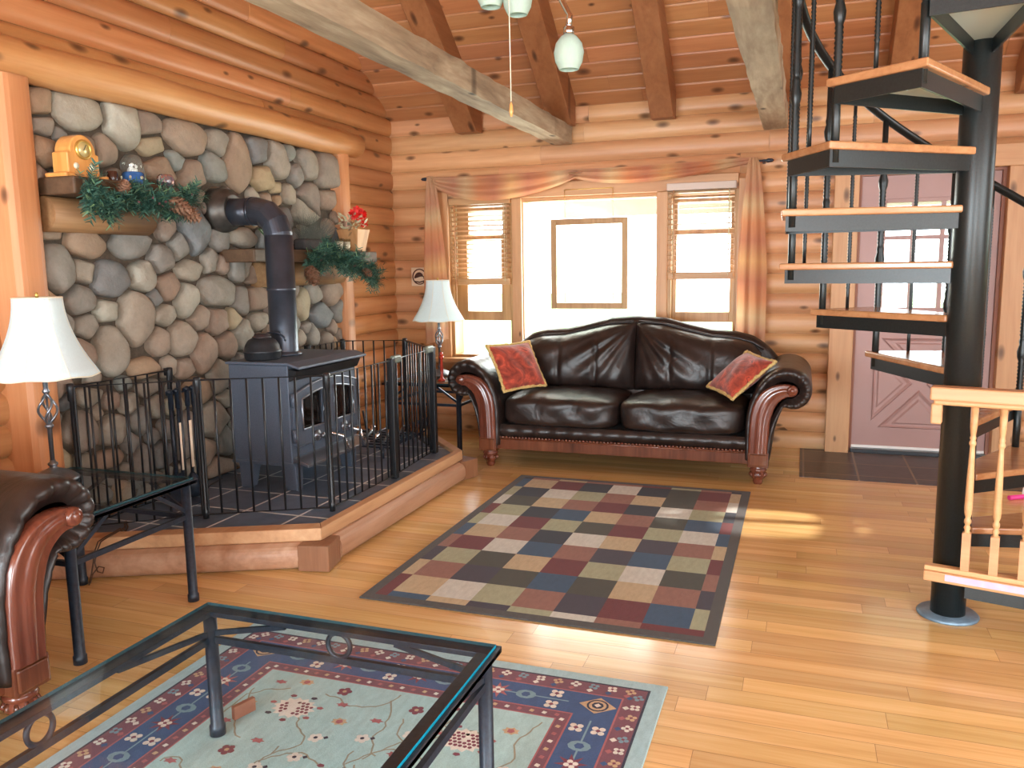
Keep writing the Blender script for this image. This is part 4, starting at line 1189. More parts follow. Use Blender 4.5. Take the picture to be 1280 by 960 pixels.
# green triangular sign
sn = thing('pennant_sign', 'green triangular sign with a white border half hidden by the stovepipe', 'sign', (-3.24, 4.5, 1.56))
ya, yb, zt_, zb_ = 4.435, 4.78, 1.685, 1.40
mb = MB().prism([(ya, zt_), (ya + .18, 1.556), (yb - .18, 1.556), (yb, zt_)], -3.262, -3.252, 'x')
obj('board', mb, M['green_sign'], sn, fix=True)
mb = MB(); mb.tube([(-3.25, ya + .006, zt_ - .004), (-3.25, ya + .178, 1.560), (-3.25, yb - .178, 1.560), (-3.25, yb - .006, zt_ - .004)], .004, 6, True); obj('border', mb, M['white'], sn)
def text_mesh(body, size, mat, parent, loc, rot, name='lettering'):
    cu = bpy.data.curves.new(name, 'FONT'); cu.body = body; cu.size = size; cu.extrude = 0.0006; cu.align_x = 'CENTER'
    tmp = bpy.data.objects.new(name, cu); C.objects.link(tmp)
    dg_ = bpy.context.evaluated_depsgraph_get()
    me = bpy.data.meshes.new_from_object(tmp.evaluated_get(dg_))
    bpy.data.objects.remove(tmp)
    Mx = Matrix.Translation(loc) @ Euler(rot).to_matrix().to_4x4()
    me.transform(wm_of(parent).inverted() @ Mx)
    me.materials.clear(); me.materials.append(mat)
    o = bpy.data.objects.new(name, me); C.objects.link(o); o.parent = parent; WM[o.name] = wm_of(parent)
    return o
text_mesh('HIGH', .045, M['white'], sn, (-3.2505, 4.607, 1.632), (PI / 2, 0, PI / 2))
text_mesh('12', .04, M['white'], sn, (-3.2505, 4.607, 1.588), (PI / 2, 0, PI / 2))

# ---- sofas --------------------------------------------------------------------
def back_h(x):
    x = abs(x)
    P = [(0, 1.035), (.2, 1.022), (.38, .975), (.55, .935), (.72, .925), (.84, .895), (.94, .83), (1.02, .74)]
    for (a, h0), (b, h1) in zip(P[:-1], P[1:]):
        if x <= b:
            t = (x - a) / (b - a); t = t * t * (3 - 2 * t) if a == 0 else t
            return h0 + (h1 - h0) * t
    return .74
def make_sofa(label, cat, loc, rz):
    S_ = thing('leather_sofa', label, cat, loc, rz)
    W = wm_of(S_)
    def tr(mb):
        mb.v = [tuple(W @ Vector(v)) for v in mb.v]; return mb
    L_, Wd = M['leather'], M['mahog']
    rn = random.Random(2)
    # plinth rail
    mb = MB().box(-.95, .95, .0, .05, .128, .212)
    rail = obj('front_rail', tr(mb), Wd, S_, .006)
    mb = MB()
    for i in range(76):
        x = -.925 + 1.85 * i / 75; r = .011
        mb.lathe([(r * sin(PI * q / 5) * .8, -r * cos(PI * q / 5)) for q in range(6)], (x, .0, .217), 6, 'x')
    mb.tube([(-.94, .002, .203), (.94, .002, .203)], .006, 6)
    obj('gadroon_bead', tr(mb), Wd, rail)
    obj('underframe', tr(MB().box(-.93, .93, .04, .9, .14, .30)), M['sofa_lining'], S_)
    mb = MB()
    mb.grid(lambda u, v: (-.88 + 1.76 * u, .012 + .022 * (1 - (2 * v - 1) ** 2) * -1 + .006 * sin(u * 90), .222 + .085 * v), 60, 6)
    obj('apron', tr(mb), L_, S_)
    # seat cushions
    for sx in (-1, 1):
        def fn(o, w):
            x, y, z = o
            if z > 0: z += .028 * max(0, 1 - (x / .40) ** 2) * max(0, 1 - (y / .33) ** 2)
            # seams across front every third
            for s_ in (-.135, .135):
                d = abs(x - s_)
                if d < .03 and (w.y < -.3 or w.z > .6): 
                    y += .006 * (1 - d / .03); z -= .007 * (1 - d / .03)
            y += .006 * sin(x * 23 + sx) * sin(z * 40)
            z += .004 * sin(x * 17 + 2 * sx) * sin(y * 21)
            return (x, y, z)
        mb = MB().sbox((sx * .422, .315, .405), (.422, .345, .108), 5.5, 26, fn)
        obj('seat_cushion', tr(mb), L_, S_)
    # back: camel shaped frame and two pleated cushions
    n = 60
    mb = MB()
    xs = [-1.02 + 2.04 * k / n for k in range(n + 1)]
    prof = lambda h: [(.60, .30), (.66, .55), (.735, h - .10), (.735, h - .04), (.75, h - .01), (.785, h + .008), (.83, h), (.865, h - .035), (.88, h - .10), (.90, .25)]
    vs = [(x, y, z) for x in xs for (y, z) in prof(back_h(x))]; m = 10
    fs = [(i * m + k, i * m + k + 1, (i + 1) * m + k + 1, (i + 1) * m + k) for i in range(n) for k in range(m - 1)]
    mb.add(vs, fs, True)
    mb.add(vs[:m], [tuple(range(m))[::-1]]); mb.add(vs[-m:], [tuple(range(m))])
    obj('back_frame', tr(mb), L_, S_, fix=True)
    for sx in (-1, 1):
        def bc(u, v, front):
            x = sx * (.004 + .90 * u)
            top = back_h(x) - .035 - .03 * max(0, (u - .85) / .15) ** 2
            bot = .50
            z = bot + (top - bot) * v
            yb = .62 + .10 * ((z - .5) / .5)
            puff = (1 - abs(2 * u - 1) ** 4) ** .6 * (1 - abs(2 * v - 1) ** 3.5) ** .6
            # pleats radiating from the top centre
            ang = math.atan2(z - 1.02, abs(x) + .03)
            rad = math.hypot(z - 1.02, x)
            pl = .018 * sin(ang * 26) * math.exp(-rad * 2.4) * min(1, rad * 9) * puff
            seam = 0
            for s_ in (.30, .62):
                seam += .016 * math.exp(-((u - s_) / .018) ** 2) * (1 if v > .05 else 0)
            pl += .008 * sin(u * 50 + 3 * v) * max(0, v - .6) * puff
            return (x, yb - (.02 + .155 * puff if front else -.02) + pl + seam * puff, z - .0)
        mb = MB(); mb.grid(lambda u, v: bc(u, v, True), 64, 36, True, None, sx < 0)
        obj('back_cushion', tr(mb), L_, S_)
        mb = MB()
        mb.tube([(sx * (.02 + .90 * k / 30), .615 + .07, back_h(sx * (.02 + .90 * k / 30)) - .03) for k in range(31)], .010, 6)
        obj('piping', tr(mb), L_, S_)
    # scroll arms
    for sx in (-1, 1):
        prof = [(.845, .16), (.842, .30), (.845, .42), (.862, .52), (.895, .61), (.945, .69), (1.01, .745), (1.08, .768), (1.15, .757), (1.205, .722), (1.238, .67), (1.243, .61), (1.225, .555), (1.185, .515), (1.135, .50), (1.09, .508), (1.075, .51), (1.055, .46), (1.035, .40), (1.015, .30), (1.0, .16)]
        med = [(.925, .16), (.925, .3), (.93, .42), (.945, .5), (.975, .56), (1.01, .61), (1.05, .635), (1.09, .64), (1.12, .635), (1.13, .625), (1.135, .62), (1.135, .615), (1.13, .61), (1.12, .605), (1.11, .6), (1.09, .59), (1.05, .55), (1.01, .49), (.97, .41), (.945, .3), (.93, .16)]
        def dense(P, n=5):
            o_ = []
            for q in range(len(P) - 1):
                p0, p1, p2, p3 = P[max(q - 1, 0)], P[q], P[q + 1], P[min(q + 2, len(P) - 1)]
                for s4 in range(n):
                    t = s4 / n
                    o_.append(tuple(.5 * (2 * p1[i] + (p2[i] - p0[i]) * t + (2 * p0[i] - 5 * p1[i] + 4 * p2[i] - p3[i]) * t * t + (3 * p1[i] - p0[i] - 3 * p2[i] + p3[i]) * t ** 3) for i in (0, 1)))
            return o_ + [P[-1]]
        prof, med = dense(prof), dense(med)
        K = len(prof)
        D = [(-.002, .30, 0), (-.012, .46, .3), (-.028, .62, 1.0), (-.034, .78, 1.0), (-.024, .90, .8), (.0, .97, .6), (.03, 1.0, .35), (.08, 1.0, .1)] + [(.08 + .77 * q / 8, 1.0, 0) for q in range(1, 9)]
        vs = []
        for (y, s_, pw) in D:
            for k_, (p, q) in enumerate(zip(prof, med)):
                x = q[0] + (p[0] - q[0]) * s_; z = q[1] + (p[1] - q[1]) * s_
                on = 1.0 if 18 < k_ < 82 else .35
                pl = abs(math.sin(k_ * PI / 5.0)) ** .6 * .011 * pw * on
                vs.append((sx * x, y - pl, z))
        fs = [(r * K + k_, r * K + (k_ + 1) % K, (r + 1) * K + (k_ + 1) % K, (r + 1) * K + k_) for r in range(len(D) - 1) for k_ in range(K)]
        mb = MB(); mb.add(vs, fs, True); mb.add(vs[-K:], [tuple(range(K))])
        arm = obj('arm', tr(mb), L_, S_, fix=True)
        # carved facing: raised moulding following the S curve
        inner = [(.868, .215), (.872, .40), (.885, .50), (.915, .575), (.965, .63), (1.03, .658), (1.09, .665), (1.135, .655)]
        outer = [(.985, .215), (.995, .40), (1.01, .475), (1.035, .535), (1.07, .57), (1.10, .585), (1.13, .588), (1.15, .60)]
        def smooth(P):
            o_ = []
            for q in range(len(P) - 1):
                p0, p1, p2, p3 = P[max(q - 1, 0)], P[q], P[q + 1], P[min(q + 2, len(P) - 1)]
                for s4 in range(5):
                    t = s4 / 5
                    o_.append(tuple(.5 * (2 * p1[i] + (p2[i] - p0[i]) * t + (2 * p0[i] - 5 * p1[i] + 4 * p2[i] - p3[i]) * t * t + (3 * p1[i] - p0[i] - 3 * p2[i] + p3[i]) * t ** 3) for i in (0, 1)))
            return o_ + [P[-1]]
        inner, outer = smooth(inner), smooth(outer)
        mb = MB()
        fac = []
        for q in range(len(inner)):
            a_, b_ = inner[q], outer[q]
            row = []
            for (t, dep) in ((0, -.005), (0, -.045), (.12, -.058), (.24, -.047), (.36, -.060), (.64, -.060), (.76, -.047), (.88, -.058), (1, -.045), (1, -.005)):
                row.append((sx * (a_[0] + (b_[0] - a_[0]) * t), dep, a_[1] + (b_[1] - a_[1]) * t))
            fac.append(row)
        m = 10
        vs = [p for r in fac for p in r]
        fs = [(i * m + k_, i * m + k_ + 1, (i + 1) * m + k_ + 1, (i + 1) * m + k_) for i in range(len(fac) - 1) for k_ in range(m - 1)]
        mb.add(vs, fs, True); mb.add(vs[:m], [tuple(range(m))]); mb.add(vs[-m:], [tuple(range(m))])
        fc_ = obj('carved_facing', tr(mb), Wd, arm, fix=True)
        mb = MB().lathe([(0, -.075), (.012, -.075), (.016, -.068), (.022, -.070), (.030, -.064), (.034, -.055), (.034, -.01), (0, -.01)], (sx * 1.125, 0, .628), 22, 'y')
        obj('rosette', tr(mb), Wd, fc_, fix=True)
        mb = MB().box(min(sx * .865, sx * .995), max(sx * .865, sx * .995), -.045, .09, .118, .218)
        mb.box(min(sx * .875, sx * .985), max(sx * .875, sx * .985), -.053, -.04, .130, .206)
        obj('corner_block', tr(mb), Wd, S_, .006)
        mb = MB().lathe([(0, 0), (.026, 0), (.03, .01), (.033, .02), (.03, .03), (.036, .036), (.048, .05), (.052, .068), (.045, .08), (.05, .086), (.055, .094), (.052, .105), (.042, .112), (.05, .122), (0, .122)], (sx * .93, .02, 0), 20)
        for q in range(10):
            t = 2 * PI * q / 10
            mb.tube([(sx * .93 + .040 * cos(t), .02 + .040 * sin(t), .046), (sx * .93 + .051 * cos(t), .02 + .051 * sin(t), .064), (sx * .93 + .046 * cos(t), .02 + .046 * sin(t), .082)], [.004, .010, .005], 6)
        obj('leg', tr(mb), Wd, S_)
        mb = MB().box(sx * .93 - .035, sx * .93 + .035, .80, .87, 0, .15)
        obj('leg', tr(mb), Wd, S_, .006)
    return S_
sofa = make_sofa('dark leather camelback sofa with carved wood trim standing under the window', 'sofa', (-1.165, 5.40, 0), 0)
sofa2 = copy_tree(sofa)
tag(sofa2, 'dark leather scroll arm sofa beside the glass end table, only its arm in view')
setloc(sofa2, (-2.297, 0.852, 0), PI / 2)

# ---- throw pillows --------------------------------------------------------------
def make_pillow():
    t = thing('throw_pillow', 'x', 'pillow', (0, 0, 0), 0)
    N = 26
    def P(u, v, s_):
        a, b = 2 * u - 1, 2 * v - 1
        pin = 1 - .05 * (1 - abs(a)) * 0
        ed = max(0, (1 - abs(a) ** 3)) * max(0, (1 - abs(b) ** 3))
        x = .215 * a * (1 - .06 * (1 - b * b)); y = .205 * b * (1 - .06 * (1 - a * a))
        z = s_ * (.075 * ed ** .6 + .004 * sin(a * 9 + b * 4) * ed)
        return (x, y, z)
    mb = MB(); mb.grid(lambda u, v: P(u, v, 1), N, N); mb.grid(lambda u, v: P(u, v, -1), N, N, True, None, True)
    obj('cover', mb, M['pillow'], t)
    mb = MB(); pts = []
    for k_ in range(N): pts.append(P(k_ / N, 0, 1))
    for k_ in range(N): pts.append(P(1, k_ / N, 1))
    for k_ in range(N): pts.append(P(1 - k_ / N, 1, 1))
    for k_ in range(N): pts.append(P(0, 1 - k_ / N, 1))
    rn = random.Random(1)
    mb.tube([Vector(p) * 1.02 + Vector((0, 0, rn.uniform(-.004, .004))) for p in pts], [rn.uniform(.010, .017) for _ in pts], 7, True)
    obj('fringe', mb, M['gold'], t)
    return t
pl = make_pillow()
tag(pl, 'red throw pillow with gold fringe leaning on the sofa arm beside the table lamp', 'pillow', 'red pillows on the sofa')
pr = copy_tree(pl)
tag(pr, 'red throw pillow with gold fringe tipped against the sofa arm nearest the door')
PLACE_PILLOWS = True
def orient(o, xaxis, yaxis, loc, sc=1.0):
    x = Vector(xaxis).normalized(); z = x.cross(Vector(yaxis)).normalized(); y = z.cross(x)
    m = Matrix((x, y, z)).transposed().to_4x4(); m.translation = loc
    o.matrix_world = m
    o.location = loc; o.rotation_euler = m.to_euler(); o.scale = (sc, sc, sc)
orient(pl, (.55, .83, .02), (-.47, .25, .85), (-1.945, 5.595, .708), .88)
orient(pr, (.5, -.85, -.07), (.75, .25, .62), (-.372, 5.59, .69), .88)

# ---- black iron and glass tables ---------------------------------------------------
def iron_table(name, label, cat, x0, x1, y0, y1, h, drop, rings, group=None, zb=0.0):
    T = thing(name, label, cat, ((x0 + x1) / 2, (y0 + y1) / 2, 0), 0, group)
    I = M['iron']
    w = .036
    fr = frame_mb(x0 - .01, x1 + .01, 0, 1, w, 0, 1)   # placeholder shape replaced below
    mb = MB()
    zt = h; tk = .022
    mb.box(x0 - .016, x1 + .016, y0 - .016, y0 + w, zt - tk, zt - .006); mb.box(x0 - .016, x1 + .016, y1 - w, y1 + .016, zt - tk, zt - .006)
    mb.box(x0 - .016, x0 + w, y0 + w, y1 - w, zt - tk, zt - .006); mb.box(x1 - w, x1 + .016, y0 + w, y1 - w, zt - tk, zt - .006)
    # upstand lip holding the glass
    for (a, b, c, d_) in ((x0 - .016, x1 + .016, y0 - .016, y0 - .006), (x0 - .016, x1 + .016, y1 + .006, y1 + .016), (x0 - .016, x0 - .006, y0 - .006, y1 + .006), (x1 + .006, x1 + .016, y0 - .006, y1 + .006)):
        mb.box(a, b, c, d_, zt - tk, zt - .004)
    obj('top_frame', mb, I, T, .002)
    mb = MB().box(x0 - .004, x1 + .004, y0 - .004, y1 + .004, zt - .0055, zt + .0035)
    # glass with a coloured edge
    g = obj('glass_top', mb, [M['tableglass'], M['glassedge'] if rings else M['darkedge'], M['darkedge']], T)
    for p in g.data.polygons:
        if abs(p.normal.z) < .5: p.material_index = 1 if p.normal.x > .5 else 2
    for (lx, ly) in ((x0 + .02, y0 + .02), (x1 - .02, y0 + .02), (x0 + .02, y1 - .02), (x1 - .02, y1 - .02)):
        mb = MB().lathe([(0, zb), (.024, zb), (.024, zb + .03), (.020, zb + .034), (.020, zt - tk), (0, zt - tk)], (lx, ly, 0), 16)
        obj('leg', mb, I, T)
    zl = zt - drop
    def side(a, b):
        a, b = Vector(a), Vector(b); d = (b - a); L = d.length; d.normalize()
        mb = MB()
        mb.bar(a + Vector((0, 0, zl)), b + Vector((0, 0, zl)), .015, .020)
        fr_ = .30
        for p, s_ in ((a, 1), (b, -1)):
            mb.bar(p + Vector((0, 0, zl + .018)), p + d * (s_ * L * fr_) + Vector((0, 0, zt - tk - .004)), .010, .016)
        apron = obj('apron_truss', mb, I, T)
        if rings:
            r = (zt - tk - zl - .01) / 2 + .002
            c = a + d * (L / 2) + Vector((0, 0, zl + .01 + r - .002))
            mb = MB().tube([c + d * (r * cos(t)) + Vector((0, 0, r * sin(t))) for t in [2 * PI * q / 28 for q in range(28)]], .0075, 6, True)
            obj('ring', mb, I, apron)
    e = .02
    side((x0 + e, y1 - e, 0), (x1 - e, y1 - e, 0)); side((x0 + e, y0 + e, 0), (x1 - e, y0 + e, 0))
    side((x0 + e, y0 + e, 0), (x0 + e, y1 - e, 0)); side((x1 - e, y0 + e, 0), (x1 - e, y1 - e, 0))
    return T
iron_table('coffee_table', 'black iron coffee table with a clear glass top standing on the blue bordered rug', 'table', -1.675, -.745, .70, 1.925, .42, .10, True, None, .0105)
et = iron_table('end_table', 'black iron glass end table by the hearth, beside the nearer sofa arm', 'table', -3.115, -2.445, 2.125, 2.765, .545, .165, False)
et2 = copy_tree(et)
tag(et2, 'black iron glass end table in the corner between hearth gate and window sofa')
setloc(et2, (-2.745, 5.985, 0), PI / 2)

# ---- table lamps --------------------------------------------------------------------
def make_lamp():
    T = thing('table_lamp', 'x', 'lamp', (0, 0, 0), 0)
    mb = MB().lathe([(0, 0), (.098, 0), (.10, .008), (.09, .018), (.065, .036), (.03, .05), (.016, .056), (.014, .062), (.02, .068), (.02, .076), (.012, .082), (.011, .09), (0, .09)], (0, 0, 0), 32)
    obj('base', mb, M['pewter'], T)
    mb = MB().lathe([(0, .085), (.009, .085), (.0095, .225), (.016, .23), (.018, .238), (.012, .246), (.0045, .25), (.0045, .372), (.012, .375), (.016, .385), (.010, .395), (.010, .47), (0, .47)], (0, 0, 0), 14)
    st_ = obj('stem', mb, M['pewter'], T)
    mb = MB()
    for q in range(4):
        t0 = q * PI / 2
        mb.tube([(.034 * sin(PI * s_ / 14) * cos(t0 + s_ * .17) + .004 * cos(t0), .034 * sin(PI * s_ / 14) * sin(t0 + s_ * .17) + .004 * sin(t0), .244 + .135 * s_ / 14) for s_ in range(15)], .0055, 6)
    obj('twisted_cage', mb, M['pewter'], st_)
    # eight panel bell shade
    n = 48; rows = []
    vs = []
    H0, H1 = .455, .775
    for j in range(15):
        v = j / 14
        r = .215 - (.215 - .095) * (1 - (1 - v) ** 1.9)
        for k_ in range(n):
            t = 2 * PI * k_ / n
            seg = PI / 4; loc_ = (t + .2) % seg - seg / 2
            f = cos(seg / 2) / cos(loc_)
            rr_ = r * (.65 + .35 * f)
            z = H0 + (H1 - H0) * v - (.008 * (1 - abs(loc_) / (seg / 2)) * (1 if j == 0 else 0))
            vs.append((rr_ * cos(t), rr_ * sin(t), z))
    fs = [(j * n + k_, j * n + (k_ + 1) % n, (j + 1) * n + (k_ + 1) % n, (j + 1) * n + k_) for j in range(14) for k_ in range(n)]
    mb = MB().add(vs, fs, True)
    sh_ = obj('shade', mb, M['shade'], T, solid=.003)
    mb = MB()
    mb.tube([vs[k_] for k_ in range(n)], .003, 5, True); mb.tube([vs[14 * n + k_] for k_ in range(n)], .003, 5, True)
    for q in range(8):
        k_ = int(round(((q * PI / 4 - .2) % (2 * PI)) / (2 * PI) * n)) % n
        mb.tube([Vector(vs[j * n + k_]) * 1.0 for j in range(15)], .0022, 5)
    obj('shade_piping', mb, shade_mat('shade_trim', lin(250, 242, 222), .2), sh_)
    mb = MB().lathe([(0, .47), (.016, .47), (.016, .52), (.024, .55), (.03, .59), (.022, .625), (0, .635)], (0, 0, 0), 16)
    obj('bulb', mb, M['frosted'], T)
    mb = MB(); mb.tube([(0, 0, .45), (0, 0, .775)], .003, 5)
    for q in range(3):
        t = q * 2 * PI / 3; mb.tube([(0, 0, .765), (.094 * cos(t), .094 * sin(t), .773)], .002, 5)
    mb.lathe([(0, .775), (.006, .775), (.008, .79), (0, .80)], (0, 0, 0), 10)
    obj('harp', mb, M['brass'], T)
    return T
lp = make_lamp()
tag(lp, 'table lamp with a white bell shade on the end table beside the near sofa arm', 'lamp', 'bell shade table lamps')
lp2 = copy_tree(lp)
tag(lp2, 'table lamp with a white bell shade in the far corner by the window')
for l_ in (lp, lp2): del l_['group']
setloc(lp, (-2.985, 2.555, .5495)); setloc(lp2, (-2.79, 6.10, .5495), .3)
# red candlestick next to the far lamp
cs = thing('candlestick', 'slim red candlestick on the far corner end table', 'candlestick', (-2.62, 5.78, .5495))
q_ = (-2.63, 5.78, .5495)
obj('stick', MB().lathe([(0, 0), (.028, 0), (.03, .01), (.014, .022), (.01, .05), (.013, .09), (.009, .16), (.016, .18), (.02, .195), (0, .195)], q_, 16), M['redglass'], cs)
obj('candle_top', MB().lathe([(0, .195), (.012, .195), (.012, .225), (0, .228)], q_, 12), M['redglass'], cs)

# ---- rugs ----------------------------------------------------------------------------
def patch_rug():
    cols = dict(T=lin(186, 168, 134), W=lin(200, 202, 194), G=lin(160, 164, 134), D=lin(64, 64, 54), N=lin(36, 42, 56), B=lin(48, 78, 108), M=lin(104, 38, 42), R=lin(142, 98, 84), P=lin(58, 52, 66), X=lin(74, 72, 70))
    keys = list(cols)
    rows = ['MBTPGWRMM', 'MTWGRPMBG', 'TRPDBDTRP', 'PGDTMGWDR', 'RMWBRPBGM', 'BTRNWTPRT', 'GWMGDMGWB', 'MGNBTRDBM', 'WDTRMNWGN', 'GNWGRTDRW', 'BTMNWNDMT', 'NRTRRMGRN']
    X0, X1, Y0, Y1, bd = -1.78, -.265, 2.98, 5.18, .05
    xs = [X0 + bd, X0 + bd + .06]; w_ = (X1 - X0 - 2 * bd - .12) / 7
    for i in range(7): xs.append(xs[-1] + w_)
    xs.append(X1 - bd)
    ys = [Y0 + bd, Y0 + bd + .055]; h_ = (Y1 - Y0 - 2 * bd - .095) / 10
    for i in range(10): ys.append(ys[-1] + h_)
    ys.append(Y1 - bd)
    z = .009
    t = thing('patchwork_rug', 'brown and navy patchwork square rug in front of the leather sofa', 'rug', ((X0 + X1) / 2, (Y0 + Y1) / 2, 0))
    mb = MB(); mb.box(X0, X1, Y0, Y1, .0005, z - .0005, mi=0)
    obj('border', mb, [rugmat('border', cols['X'])], t, .003)
    mb = MB()
    for j in range(12):
        for i in range(9):
            mb.add([(xs[i], ys[j], z), (xs[i + 1], ys[j], z), (xs[i + 1], ys[j + 1], z), (xs[i], ys[j + 1], z)], [(0, 1, 2, 3)], False, keys.index(rows[j][i]))
    obj('patchwork', mb, [rugmat('patch_' + k_, cols[k_]) for k_ in keys], t)
patch_rug()

def persian_rug():
    X0, X1, Y0, Y1 = -2.055, -.385, .15, 2.62
    t = thing('persian_rug', 'pale blue persian rug with a navy floral border under the coffee table', 'rug', ((X0 + X1) / 2, (Y0 + Y1) / 2, 0))
    mats = dict(pale=lin(164, 196, 202), red=lin(120, 74, 86), navy=lin(58, 84, 128), field=lin(168, 202, 202), white=lin(222, 216, 206), rose=lin(168, 96, 100), tan=lin(196, 166, 132), lblue=lin(120, 152, 166), maroon=lin(124, 60, 76), vine=lin(150, 146, 128), ink=lin(44, 46, 66))
    keys = list(mats); K = {k_: i for i, k_ in enumerate(keys)}
    mm = [rugmat('persian_' + k_, mats[k_]) for k_ in keys]
    mb = MB(); mb.box(X0, X1, Y0, Y1, .0005, .0075)
    obj('pile', mb, [mm[K['pale']]], t, .003)
    mb = MB()
    def rect(d0, d1, z, mat):
        a0, a1, b0, b1 = X0 + d0, X1 - d0, Y0 + d0, Y1 - d0
        c0, c1, e0, e1 = X0 + d1, X1 - d1, Y0 + d1, Y1 - d1
        v = [(a0, b0, z), (a1, b0, z), (a1, b1, z), (a0, b1, z), (c0, e0, z), (c1, e0, z), (c1, e1, z), (c0, e1, z)]
        mb.add(v, [(0, 1, 5, 4), (1, 2, 6, 5), (2, 3, 7, 6), (3, 0, 4, 7)], False, K[mat])
    Z = .0078
    rect(.05, .058, Z, 'ink'); rect(.058, .125, Z, 'red'); rect(.125, .131, Z + .0001, 'rose'); rect(.131, .262, Z, 'navy'); rect(.262, .268, Z, 'rose'); rect(.268, .305, Z, 'red'); rect(.305, .31, Z, 'rose')
    a0, a1, b0, b1 = X0 + .31, X1 - .31, Y0 + .31, Y1 - .31
    mb.add([(a0, b0, Z), (a1, b0, Z), (a1, b1, Z), (a0, b1, Z)], [(0, 1, 2, 3)], False, K['field'])
    rng = random.Random(6)
    cnt = [0]
    def ngon(cx, cy, r, n, z, mat, rot=0, sy=1, star=1.0):
        cnt[0] += 1; z += (cnt[0] % 48) * 1e-5
        v = []
        for k_ in range(n * (2 if star != 1 else 1)):
            tt = rot + 2 * PI * k_ / (n * (2 if star != 1 else 1)); q = r * (star if (star != 1 and k_ % 2) else 1)
            v.append((cx + q * cos(tt), cy + q * sy * sin(tt), z))
        c_ = len(v); v.append((cx, cy, z))
        mb.add(v, [(k_, (k_ + 1) % c_, c_) for k_ in range(c_)], False, K[mat])
    def rosette(cx, cy, r, pet, cen, n=4, rot=0, z=Z + .0004):
        for k_ in range(n):
            tt = rot + 2 * PI * k_ / n
            ngon(cx + r * .6 * cos(tt), cy + r * .6 * sin(tt), r * .42, 8, z, pet)
        ngon(cx, cy, r * .3, 6, z + .0008, cen)
    def strip(pts, w, mat, z):
        cnt[0] += 1; z += (cnt[0] % 20) * 1e-5
        pts = [Vector((*p, 0)) for p in pts]
        v = []
        for i, p in enumerate(pts):
            d_ = (pts[min(i + 1, len(pts) - 1)] - pts[max(i - 1, 0)]).normalized(); s_ = Vector((-d_.y, d_.x, 0)) * w / 2
            v += [(p.x + s_.x, p.y + s_.y, z), (p.x - s_.x, p.y - s_.y, z)]
        mb.add(v, [(2 * i, 2 * i + 1, 2 * i + 3, 2 * i + 2) for i in range(len(pts) - 1)], False, K[mat])
    def along(d, step, fn):
        i = 0
        for (ax, s0, s1, oth) in (('x', X0 + d, X1 - d, Y1 - d), ('x', X0 + d, X1 - d, Y0 + d), ('y', Y0 + d, Y1 - d, X0 + d), ('y', Y0 + d, Y1 - d, X1 - d)):
            n = max(1, round((s1 - s0) / step))
            for k_ in range(n):
                p = s0 + (s1 - s0) * (k_ + .5) / n
                fn(*((p, oth) if ax == 'x' else (oth, p)), i, ax); i += 1
    along(.080, .062, lambda x, y, i, ax: rosette(x, y, .019, ('white', 'lblue', 'white', 'tan')[i % 4], 'maroon', 4, .4 * i))
    along(.108, .062, lambda x, y, i, ax: ngon(x + (.02 if ax == 'x' else 0), y + (.02 if ax == 'y' else 0), .012, 4, Z + .0004, ('navy', 'rose', 'white')[i % 3], 0, 1))
    along(.287, .042, lambda x, y, i, ax: ngon(x, y, .010, 4, Z + .0004, ('white', 'rose', 'tan')[i % 3], .5))
    def mainb(x, y, i, ax):
        if min(x - X0, X1 - x) < .29 and min(y - Y0, Y1 - y) < .29: return
        j = i % 6
        tx, ty = (1, 0) if ax == 'x' else (0, 1)
        if j in (0, 3):
            ngon(x, y, .050, 8, Z + .0004, 'maroon' if j == 0 else 'rose', .2, 1, .42)
            rosette(x, y, .022, 'white', 'maroon', 4, .4)
        elif j in (1, 4): ngon(x, y, .036, 10, Z + .0004, 'lblue', 0, .75); ngon(x, y, .016, 6, Z + .0007, 'navy', 0)
        else:
            rosette(x + ty * .035, y + tx * .035, .026, 'white', 'maroon', 4, .78); rosette(x - ty * .035, y - tx * .035, .026, 'white', 'maroon', 4, .78)
        strip([(x - tx * .05 + ty * q * .02, y - ty * .05 + tx * q * .02) for q in (0,)] + [(x + tx * .05, y + ty * .05)], .006, 'lblue', Z + .0002)
    along(.197, .095, mainb)
    for (cx, cy) in ((X0 + .197, Y0 + .197), (X1 - .197, Y0 + .197), (X0 + .197, Y1 - .197), (X1 - .197, Y1 - .197)):
        ngon(cx, cy, .062, 4, Z + .0011, 'tan', 0, .8); ngon(cx, cy, .036, 14, Z + .0013, 'ink'); ngon(cx, cy, .029, 14, Z + .0015, 'tan'); ngon(cx, cy, .02, 8, Z + .0017, 'ink'); ngon(cx, cy, .012, 4, Z + .0019, 'white')
    # field: vines, palmettes and small blooms
    for k_ in range(60):
        x, y = rng.uniform(a0 + .06, a1 - .06), rng.uniform(b0 + .06, b1 - .06)
        ph = rng.uniform(0, 6.28); pts = []
        for s_ in range(16):
            pts.append((x, y)); ph += rng.uniform(-.6, .75); x += .022 * cos(ph); y += .022 * sin(ph)
            x = min(max(x, a0 + .02), a1 - .02); y = min(max(y, b0 + .02), b1 - .02)
        strip(pts, .0055, 'vine', Z + .0002)
    placed = []
    def free(x, y, r): return all(math.hypot(x - a, y - b) > r + c for a, b, c in placed)
    cx0 = (a0 + a1) / 2
    bigs = [(x, y) for y in [b1 - .20 - .31 * q for q in range(6)] for x in ((cx0 - .30, cx0 + .30) if round((b1 - y) / .31) % 2 else (cx0, cx0 - .48, cx0 + .48))]
